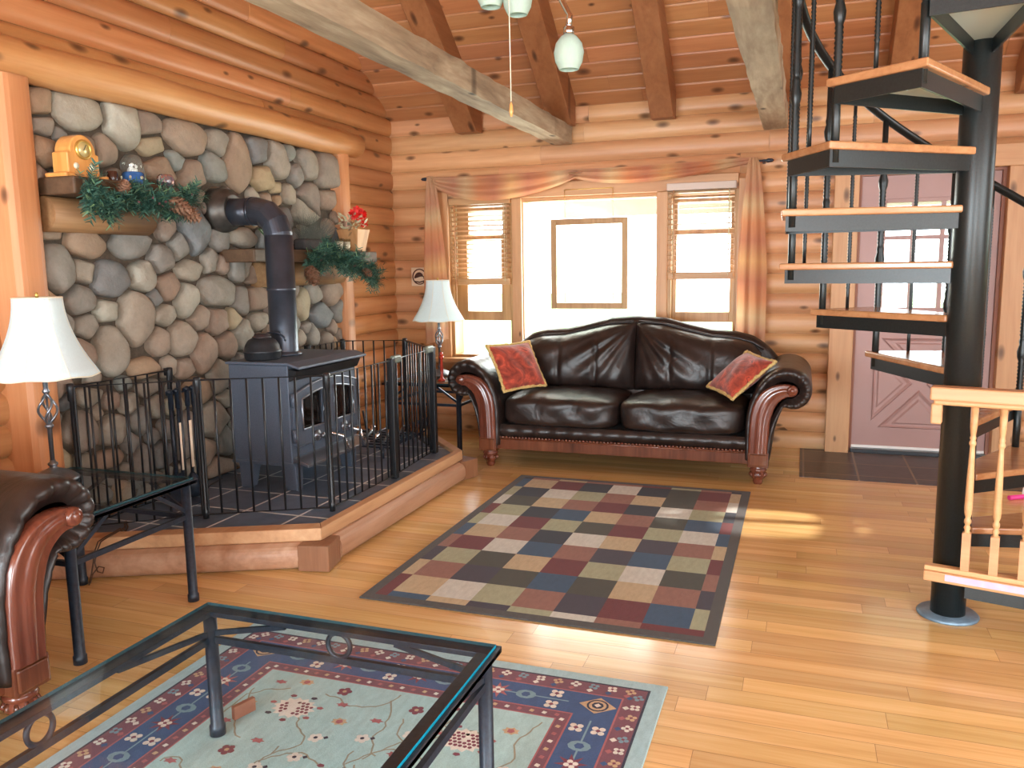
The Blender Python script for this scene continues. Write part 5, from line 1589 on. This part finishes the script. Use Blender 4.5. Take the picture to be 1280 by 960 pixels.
    for (x, y) in bigs:
        if not (a0 + .05 < x < a1 - .05 and b0 + .05 < y < b1 - .05): continue
        placed.append((x, y, .09))
        big = abs(x - cx0) < .4
        r = .078 if big else .05
        ngon(x, y, r, 14, Z + .0004, 'white', 0, .8, .78)
        for gx in range(-3, 4):
            for gy in range(-2, 3):
                if (gx / 3.4) ** 2 + (gy / 2.6) ** 2 < 1:
                    ngon(x + gx * r * .2 + (gy % 2) * r * .1, y + gy * r * .2, r * .095, 5, Z + .0007, 'maroon' if big else 'rose')
        for q in range(7):
            tt = 2 * PI * q / 7 + .3
            ngon(x + r * 1.12 * cos(tt), y + r * .95 * sin(tt), .013, 5, Z + .0005, ('rose', 'ink', 'maroon')[q % 3], tt, .7)
    for k_ in range(400):
        x, y = rng.uniform(a0 + .04, a1 - .04), rng.uniform(b0 + .04, b1 - .04)
        if not free(x, y, .055): continue
        placed.append((x, y, .03)); s_ = rng.choice((0, 1, 2, 3))
        if s_ == 0: ngon(x, y, .030, 7, Z + .0004, 'tan', rng.random(), .7, .7); ngon(x, y, .013, 5, Z + .0006, 'rose')
        elif s_ == 1: rosette(x, y, .026, 'maroon', 'tan', 5, rng.random() * 3)
        elif s_ == 2: rosette(x, y, .024, 'white', 'ink', 5, rng.random() * 3); ngon(x + .03, y + .01, .009, 4, Z + .0004, 'ink')
        else: ngon(x, y, .026, 6, Z + .0004, 'rose', rng.random() * 3, .55, .6)
    obj('woven_pattern', mb, mm, t)
persian_rug()
wb = obj('wood_block', MB().obox((-1.648, 2.022, .032), (.012, .038, 0), (-.008, .003, 0), (0, 0, .022)), plain('brown_block', lin(150, 96, 74), .6, 0, 20, .15), None, .002)
tag(wb, 'small brown wooden block lying on the persian rug under the coffee table', 'wood block')

# ---- spiral staircase ---------------------------------------------------------------
PX, PY = .596, 3.553
RT, RISE, DA, WA, A7, Z7 = .709, .207, math.radians(26.555), math.radians(14.588), math.radians(154.519), 1.418
stair = thing('spiral_staircase', 'black steel spiral staircase with oak treads and twisted balusters', 'staircase', (PX, PY, 0))
mb = MB().lathe([(0, .012), (.064, .012), (.064, 3.4), (0, 3.4)], (PX, PY, 0), 36)
pole = obj('center_pole', mb, M['steel'], stair)
obj('floor_flange', MB().lathe([(0, 0), (.112, 0), (.115, .006), (.108, .014), (0, .014)], (PX, PY, 0), 36), M['flange'], pole)
def wedge(k, inset, rin=.055):
    a = A7 + (k - 7) * DA
    def pt(r, ang, off): return (PX + r * cos(ang) + off * -sin(ang), PY + r * sin(ang) + off * cos(ang))
    lo, hi = a - WA, a + WA
    r = RT - inset
    da = inset / RT
    p = [pt(rin, lo, -.045 + inset), pt(r, lo + da, 0)]
    p += [pt(r, lo + da + (hi - lo - 2 * da) * q / 2, 0) for q in (1,)] if False else []
    p += [pt(r, hi - da, 0), pt(rin, hi, .045 - inset)]
    return p
NT_ = 12
for k in range(1, NT_ + 1):
    zt = Z7 + (k - 7) * RISE
    bd_ = obj('tread', MB().prism(wedge(k, 0), zt - .028, zt, 'z'), M['tread'], stair, .007, 3, fix=True)
    po, pi_ = wedge(k, .022), wedge(k, .030)
    mb = MB(); n = 4
    zb, z1_ = zt - .085, zt - .028
    vs = [(x, y, z) for P2, z in ((po, zb), (po, z1_), (pi_, z1_), (pi_, zb)) for x, y in P2]
    fs = []
    for q in range(n):
        j = (q + 1) % n
        for r_ in range(4):
            s_ = (r_ + 1) % 4
            fs.append((r_ * n + q, r_ * n + j, s_ * n + j, s_ * n + q))
    mb.add(vs, fs)
    obj('steel_tray', mb, M['steel'], bd_, fix=True)
    mb = MB().prism(wedge(k, .031), zt - .036, zt - .029, 'z'); obj('underside_panel', mb, M['pan'], bd_, fix=True)
RB = .662
def hz(a): return Z7 + (a - A7) / DA * RISE + .955
def baluster(a, z0, z1, thick):
    x, y = PX + RB * cos(a), PY + RB * sin(a)
    mb = MB()
    if thick:
        L = z1 - z0; b = .0125
        prof = [(b * 1.2, z0), (b * 1.2, z0 + .24)]
        z = z0 + .245
        def knuck(z):
            return [(b, z), (b * 1.5, z + .02), (b * 1.7, z + .045), (b * 1.1, z + .075), (b * 1.3, z + .09), (b * 1.1, z + .1)]
        while z < z1 - .28:
            prof.append((b * .95, z)); prof.append((b * 1.25, z + .008)); z += .016
            if abs(z - (z0 + .45)) < .008 or abs(z - (z0 + .8)) < .008:
                prof += knuck(z); z += .11
        prof += [(b, z), (b, z1)]
        n = 10
    else:
        b = .0075; prof = [(b, z0), (b, z0 + .08)]; z = z0 + .085
        while z < z1 - .1:
            prof.append((b * .9, z)); prof.append((b * 1.3, z + .007)); z += .014
        prof += [(b, z), (b, z1)]; n = 8
    mb.lathe(prof, (x, y, 0), n)
    obj('baluster', mb, M['steel'], stair)
for k in range(1, NT_ + 1):
    a = A7 + (k - 7) * DA; zt = Z7 + (k - 7) * RISE
    a1 = a + math.radians(12.3)
    baluster(a1, zt - .07, hz(a1), True)
    a2 = a - math.radians(.8)
    baluster(a2, zt, hz(a2), False)
aS, aE = A7 - 6 * DA - .1, A7 + 5.6 * DA
mb = MB()
pts = [(PX + RB * cos(a), PY + RB * sin(a), hz(a)) for a in [aS + (aE - aS) * q / 120 for q in range(121)]]
mb.tube(pts, .019, 10, ell=(.75, 1.15))
obj('handrail', mb, M['steel'], stair)

# ---- wooden railing section at the foot of the stairs ---------------------------------
RA = math.radians(-14)
RL = thing('wooden_railing', 'pale pine railing with turned spindles standing against the stair pole', 'railing', (.49, 3.41, 0), RA)
D_ = Vector((cos(RA), sin(RA), 0)); N_ = Vector((sin(RA), -cos(RA), 0)); O_ = Vector((.485, 3.425, 0)); LEN = 1.05
zR0, zR1, zT0, zT1 = .193, .252, .882, .952
def rbox(mb, a, b, n0, n1, z0, z1):
    c = O_ + D_ * ((a + b) / 2) + N_ * ((n0 + n1) / 2) + Vector((0, 0, (z0 + z1) / 2))
    return mb.obox(c, D_ * ((b - a) / 2), N_ * ((n1 - n0) / 2), (0, 0, (z1 - z0) / 2))
obj('top_rail', rbox(rbox(MB(), -.012, LEN, -.03, .04, zT0 + .018, zT1), 0, LEN, -.018, .026, zT0, zT0 + .02), M['rail'], RL, .008, 3)
obj('bottom_rail', rbox(rbox(MB(), -.0, LEN, -.028, .035, zR0, zR1 - .018), 0.0, LEN, -.018, .024, zR1 - .02, zR1), M['rail'], RL, .005)
obj('end_bracket', rbox(MB(), -.008, .03, -.02, .02, zT0 - .075, zT0 + .004), M['rail'], RL, .006)
obj('rail_strip', rbox(MB(), .075, LEN - .02, .034, .0362, zR0 + .012, zR1 - .022), M['lav'], RL)  # thin lavender strip along the face of the bottom rail
for i in range(10):
    p = O_ + D_ * (.137 + .0935 * i) + N_ * .004
    h0, h1 = zR1 - .004, zT0 + .004
    H_ = h1 - h0
    sp = obj('spindle', MB(), M['rail'], RL) if False else None
    mb = MB()
    mb.obox(p + Vector((0, 0, h0 + .075)), D_ * .0145, N_ * .0145, (0, 0, .075))
    b = .0125
    prof = [(.014, .15), (.008, .158), (b, .17), (.0085, .178), (.0085, .183), (b, .19), (b, .2), (.008, .208), (b * 1.05, .225), (.0145, .25), (.0125, .36), (.009, .475), (.0085, .485), (b, .492), (b, .50), (.0085, .508), (b * .95, .516), (.0085, .524), (.0095, .53), (.0125, .56), (.0135, H_)]
    mb.lathe([(r, h0 + z) for r, z in prof], (p.x, p.y, 0), 14)
    obj('spindle', mb, M['rail'], RL)
# pink toy on the floor
pk = thing('pink_toy', 'small pink and white plastic toy on the floor by the entry tiles', 'toy', (1.28, 5.5, 0))
obj('pink_stick', MB().tube([(1.20, 5.44, .015), (1.30, 5.50, .015), (1.40, 5.53, .016)], .014, 10), M['pink'], pk)
obj('white_loop', MB().tube([(1.285 + .0, 5.50 + .0, .02), (1.29, 5.51, .06), (1.32, 5.53, .085), (1.37, 5.54, .08), (1.39, 5.53, .02)], .007, 8), M['white'], pk)

# ---- blinds --------------------------------------------------------------------------
def blind(label, x0, x1, zt, zb, n, tilt):
    B = thing('window_blind', label, 'blind', ((x0 + x1) / 2, 6.55, zb))
    obj('headrail', MB().box(x0 - .01, x1 + .01, 6.50, 6.555, zt, zt + .055), M['slat'] if x0 < -2 else plain('pale_valance', lin(206, 188, 174), .5), B, .004)
    mb = MB()
    for i in range(n):
        z = zt - .02 - (zt - .02 - zb - .03) * i / n
        mb.obox(((x0 + x1) / 2, 6.527, z), ((x1 - x0) / 2, 0, 0), (0, .022 * cos(tilt), .022 * sin(tilt)), (0, -.0013 * sin(tilt), .0013 * cos(tilt)))
    obj('slats', mb, M['slat'], B)
    obj('bottom_rail', MB().box(x0, x1, 6.51, 6.545, zb, zb + .055), M['slat'], B, .006)
    for x in (x0 + .04, x1 - .04):
        for y in (6.503, 6.551): obj('ladder_cord', MB().tube([(x, y, zb + .03), (x, y, zt)], .002, 5), M['paleleaf'], B)
    obj('tilt_wand', MB().tube([(x0 + .045, 6.49, zt + .0), (x0 + .05, 6.487, zt - .25), (x0 + .055, 6.487, zb - .2 if x0 < -2 else zb + .01)], .005, 6), M['slat'], B)
    return B
blind('wooden slat blind half lowered in the window section by the corner lamp', -2.845, -2.315, 1.945, 1.275, 16, -.25)
blind('wooden slat blind half lowered in the window section nearest the door', -1.005, -.505, 1.985, 1.305, 16, -.12)

# ---- hanging leaded glass panel --------------------------------------------------------
hp = thing('hanging_glass_panel', 'wood framed leaded glass panel hanging in the centre window', 'window hanging', (-1.64, 6.5, 1.08))
hx0, hx1, hz0, hz1, hy = -1.955, -1.32, 1.075, 1.80, 6.52
obj('panel_frame', frame_mb(hx0, hx1, hz0, hz1, .048, hy - .012, hy + .014), M['sash'], hp, .004)
obj('leaded_pane', MB().box(hx0 + .04, hx1 - .04, hy - .002, hy + .002, hz0 + .04, hz1 - .04), M['leaded'], hp)
mb = MB()
cxp, czp = (hx0 + hx1) / 2, (hz0 + hz1) / 2
for s_ in (-1, 1):
    mb.tube([(cxp + s_ * .2, hy, hz0 + .05), (cxp + s_ * .2, hy, hz1 - .05)], .0022, 5); mb.tube([(hx0 + .05, hy, czp + s_ * .24), (hx1 - .05, hy, czp + s_ * .24)], .0022, 5)
mb.tube([(cxp + .12 * cos(t), hy, czp + .17 * sin(t)) for t in [2 * PI * q / 24 for q in range(24)]], .0022, 5, True)
obj('lead_lines', mb, plain('lead_came', lin(150, 150, 140), .5, .3), hp)
mb = MB()
for x in (hx0 + .12, hx1 - .12):
    mb.tube([(x, hy, hz1), (x, hy - .01, 2.03)], .0022, 5)
mb.tube([(hx0 + .12, hy - .01, 2.03), (hx1 - .12, hy - .01, 2.03)], .003, 5)
obj('hanging_wire', mb, M['brass'], hp)

# ---- curtain rod and scarf --------------------------------------------------------------
CY = 6.44
rod = thing('curtain_rod', 'slim dark curtain rod above the window', 'curtain rod', (-1.64, CY, 2.165))
obj('rod_bar', MB().tube([(-3.0, CY, 2.165), (-.30, CY, 2.165)], .008, 8), M['iron'], rod)
for s_, x in ((-1, -3.0), (1, -.30)):
    obj('finial', MB().lathe([(0, -.01 * s_), (.012, 0), (.008, .015 * s_), (.016, .03 * s_), (.012, .06 * s_), (0, .075 * s_)], (x, CY, 2.165), 12, 'x'), M['iron'], rod, fix=True)
    obj('bracket', MB().box(x - .01, x + .01, CY, 6.57, 2.155, 2.175), M['iron'], rod)
def cloth(fn, nu, nv):
    mb = MB(); mb.grid(fn, nu, nv); mb.uv = [(j / nv, i / nu) for j in range(nv + 1) for i in range(nu + 1)]
    return mb
sc = thing('window_scarf', 'orange and tan sheer scarf draped over the curtain rod with two hanging tails', 'curtain', (-1.64, CY, 1.6))
def swag(x0, x1, sag0, sag1, nf, seed, up0=0, up1=0, skew=0.0):
    def f(u, v):
        # u across folds (0 top, 1 lowest), v along the rod
        x = x0 + (x1 - x0) * v
        sh_ = (4 * v * (1 - v)) ** .8 * (1 + skew * (v - .5))
        sag = sag0 + (sag1 - sag0) * u
        z = 2.178 - sag * sh_ - .04 * u * (1 - sh_) + up0 * (1 - v) + up1 * v
        y = CY - .028 - .02 * sin(u * PI * nf + seed) * (.35 + .65 * sh_) - .035 * u * sh_
        return (x, y, z)
    return cloth(f, 26, 40)
obj('swag', swag(-2.98, -1.66, .01, .215, 4, .4, 0, .0, -.5), M['curtain'], sc)
obj('swag', swag(-1.78, -.36, .01, .135, 4, 1.2, 0, .015, -.9), M['curtain'], sc)
def tail(xt0, xt1, xb0, xb1, zb, nf, seed, slant):
    def f(u, v):
        x = (xt0 + (xt1 - xt0) * u) * (1 - min(1, v * 1.7) ** .6) + (xb0 + (xb1 - xb0) * u) * min(1, v * 1.7) ** .6
        z = 2.185 - (2.185 - zb - slant * u) * v
        y = CY - .032 - .018 * sin(u * PI * nf + seed) * (.5 + .5 * v)
        return (x, y, z)
    return cloth(f, 30, 40)
obj('tail', tail(-3.0, -2.95, -3.055, -2.845, .77, 5, .3, .05), M['curtain'], sc)
obj('tail', tail(-.40, -.34, -.465, -.255, .84, 5, 1.0, -.03), M['curtain'], sc)

# carved fish plaque
pq = thing('fish_plaque', 'small square wooden wall plaque with a carved round fish, behind the corner lamp', 'plaque', (-3.16, 6.53, 1.35))
x0p, x1p, z0p, z1p = -3.235, -3.075, 1.27, 1.43
obj('board', MB().box(x0p, x1p, 6.525, 6.545, z0p, z1p), wood('pale_plaque_wood', lin(214, 184, 154), lin(230, 204, 176), lin(238, 216, 192), 0, .5, 1.5, 12, 0, .05, .1), pq, .004)
mb = MB(); cxq, czq = -3.155, 1.35
mb.tube([(cxq + .064 * cos(t), 6.524, czq + .064 * sin(t)) for t in [2 * PI * q / 30 for q in range(30)]], .0055, 6, True)
obj('carved_ring', mb, plain('burnt_carving', lin(84, 44, 32), .7), pq)
mb = MB()
pts = [(cxq - .05 + .1 * q / 12, 6.524, czq - .012 + .03 * sin(PI * q / 12)) for q in range(13)]
mb.tube(pts, [.003] + [.004 + .017 * sin(PI * min(1, q / 10)) ** .8 for q in range(1, 11)] + [.006, .016], 8, ell=(.35, 1) )
mb.tube([(cxq - .05, 6.524, czq - .04), (cxq, 6.524, czq - .048), (cxq + .05, 6.524, czq - .035)], .006, 6)
obj('carved_fish', mb, plain('burnt_carving_fish', lin(70, 40, 32), .7), pq)

# ---- ceiling light with glass shades and a pull chain -----------------------------------
LC = Vector((-.98, 3.0, 0))
cl = thing('ceiling_light', 'chrome ceiling light with frosted glass shades and a pull chain', 'ceiling light', (LC.x, LC.y, 2.4))
obj('down_rod', MB().tube([(LC.x, LC.y, 2.62), (LC.x, LC.y, ceil_z(3.0) - .01)], .012, 10), M['chrome'], cl)
obj('hub', MB().lathe([(0, 2.52), (.05, 2.52), (.07, 2.54), (.07, 2.60), (.04, 2.63), (0, 2.63)], (LC.x, LC.y, 0), 24), M['chrome'], cl)
def lshade(p, zb, arm, dirv):
    a = obj('arm', MB().tube([Vector(q) for q in arm], .011, 10), M['chrome'], cl)
    zc = zb + .125
    pf = [(.036, 0), (.05, .028), (.0555, .06), (.048, .092), (.03, .115), (.018, .122)]
    mb = MB().lathe([(r, zb + z) for r, z in pf] + [(.015, zb + .122)] + [(r - .003, zb + z) for r, z in pf[::-1]], (p[0], p[1], 0), 28)
    mb.f = [f for f in mb.f if len(f) == 4]; mb.mi = mb.mi[:len(mb.f)]; mb.sm = [True] * len(mb.f)
    obj('glass_shade', mb, M['frosted'], a)
    obj('socket', MB().lathe([(0, zb + .118), (.02, zb + .118), (.021, zb + .148), (.008, zb + .155), (0, zb + .155)], (p[0], p[1], 0), 16), M['chrome'], a)
lshade((-.836, 3.035), 2.135, [(LC.x + .05, LC.y, 2.56), (-.89, 3.04, 2.46), (-.87, 3.05, 2.39), (-.845, 3.045, 2.345), (-.832, 3.035, 2.325), (-.836, 3.035, 2.28)], 0)
lshade((-1.018, 2.994), 2.335, [(LC.x, LC.y, 2.54), (-1.018, 2.994, 2.48)], 0)
lshade((-1.112, 2.966), 2.365, [(LC.x - .04, LC.y, 2.56), (-1.112, 2.966, 2.55), (-1.112, 2.966, 2.51)], 0)
obj('pull_chain', MB().tube([(-1.030, 2.930, 2.545), (-1.026, 2.93, 2.02)], .0018, 5), M['wax'], cl)
obj('chain_knob', MB().lathe([(0, 0), (.004, .0), (.008, .018), (.006, .04), (.003, .05), (0, .05)], (-1.026, 2.93, 1.965), 10), M['clockwood'], cl)
obj('chain_stub', MB().tube([(-1.03, 2.93, 2.545), (-.99, 2.98, 2.56)], .004, 5), M['chrome'], cl)

# ---- outside ------------------------------------------------------------------------------
mb = MB().box(-40, 40, 6.8, 60, -0.7, -0.6); struct('ground', mb, M['outside'])
mb = MB(); mb.box(-6, 6, 6.78, 8.9, 2.30, 2.42); mb.box(-6, 6, 8.78, 8.9, 1.95, 2.30); struct('trim_50', mb, M['porch'])
mb = MB(); mb.box(-6, 6, 6.78, 9.0, -.3, -.12); struct('trim_51', mb, M['casing_x'])

# ---- light ---------------------------------------------------------------------------------
W_ = bpy.data.worlds.new('sky'); bpy.context.scene.world = W_; W_.use_nodes = True
nt = W_.node_tree; bg = nt.nodes['Background']
bg.inputs[0].default_value = (0.86, 0.96, 1.0, 1); bg.inputs[1].default_value = 4.2
def area(name, loc, rot, sx_, sy_, power, col, portal=False):
    l_ = bpy.data.lights.new(name, 'AREA'); l_.shape = 'RECTANGLE'; l_.size = sx_; l_.size_y = sy_
    l_.energy = power; l_.color = col
    if portal: l_.cycles.is_portal = True
    o = bpy.data.objects.new(name, l_); C.objects.link(o); o.location = loc; o.rotation_euler = rot
    return o
# daylight through the big windows behind the viewer, an added fill from the right, and the window seen
area('daylight_rear_window', (-1.875, BY - .02, 2.27), (PI / 2, 0, 0), 2.2, 4.0, 420, (.80, .93, 1.0))
area('daylight_rear_window', (1.925, BY - .02, 2.27), (PI / 2, 0, 0), 1.3, 4.0, 250, (.80, .93, 1.0))
area('added_side_fill', (RX + .02, .4, 1.55), (0, PI / 2, 0), 1.7, 4.0, 18, (1.0, .96, .90))  # unseen side light, added to fill the room from the right
area('daylight_front_window', (-1.66, 6.78, 1.35), (-PI / 2, 0, 0), 2.2, 1.3, 50, (.95, 1.0, .96))
sun_grid = sthing('added_sun_grid')  # unseen bar grid, added to break the sun patch into streaks
mb = frame_mb(4.1, 5.5, .8, 2.3, .06, RX + .02, RX + .10)
for q in (1, 2): mb.box(4.1 + 1.4 * q / 3 - .02, 4.1 + 1.4 * q / 3 + .02, RX + .04, RX + .08, .86, 2.24)
for q in (1, 2, 3, 4, 5): mb.box(4.16, 5.44, RX + .04, RX + .08, .8 + 1.5 * q / 6 - .03, .8 + 1.5 * q / 6 + .03)
mb.v = [(y_, x_, z_) for x_, y_, z_ in mb.v]
obj('window_frame', mb, M['sash'], sun_grid, fix=True)
# low sun through the added bar grid in the right-hand wall, falling on the rug and the floor by the door
sp_ = bpy.data.lights.new('low_sun', 'SPOT'); sp_.energy = 4800; sp_.spot_size = math.radians(3.2); sp_.spot_blend = .35; sp_.shadow_soft_size = .05; sp_.color = (1, .93, .86)
so = bpy.data.objects.new('low_sun', sp_); C.objects.link(so)
tgt = Vector((-.16, 4.58, 0)); dv = Vector((3.1, .42, 1.62)).normalized()
so.location = tgt + dv * 9.5; so.rotation_euler = (-dv).to_track_quat('-Z', 'Y').to_euler()

# ---- camera ----------------------------------------------------------------------------------
f_, pi0, ro, ya = 1023.3, .141726, -.0154108, .3409399
c_, s_ = cos(ya), sin(ya)
fw = Vector((-s_ * cos(pi0), c_ * cos(pi0), -sin(pi0))); rt = Vector((c_, s_, 0)); up = rt.cross(fw)
r2 = rt * cos(ro) + up * sin(ro); u2 = -rt * sin(ro) + up * cos(ro)
cam = bpy.data.cameras.new('camera'); co = bpy.data.objects.new('camera', cam); C.objects.link(co)
m = Matrix((r2, u2, -fw)).transposed().to_4x4(); m.translation = (0, 0, 1.42)
co.matrix_world = m
cam.sensor_fit = 'HORIZONTAL'; cam.sensor_width = 36; cam.lens = f_ * 36 / 1280; cam.clip_start = .05; cam.clip_end = 200
sc_ = bpy.context.scene
sc_.camera = co
vs_ = sc_.view_settings
vs_.view_transform = 'Standard'; vs_.look = 'None'; vs_.gamma = 1; vs_.use_curve_mapping = False; vs_.exposure = 1.12
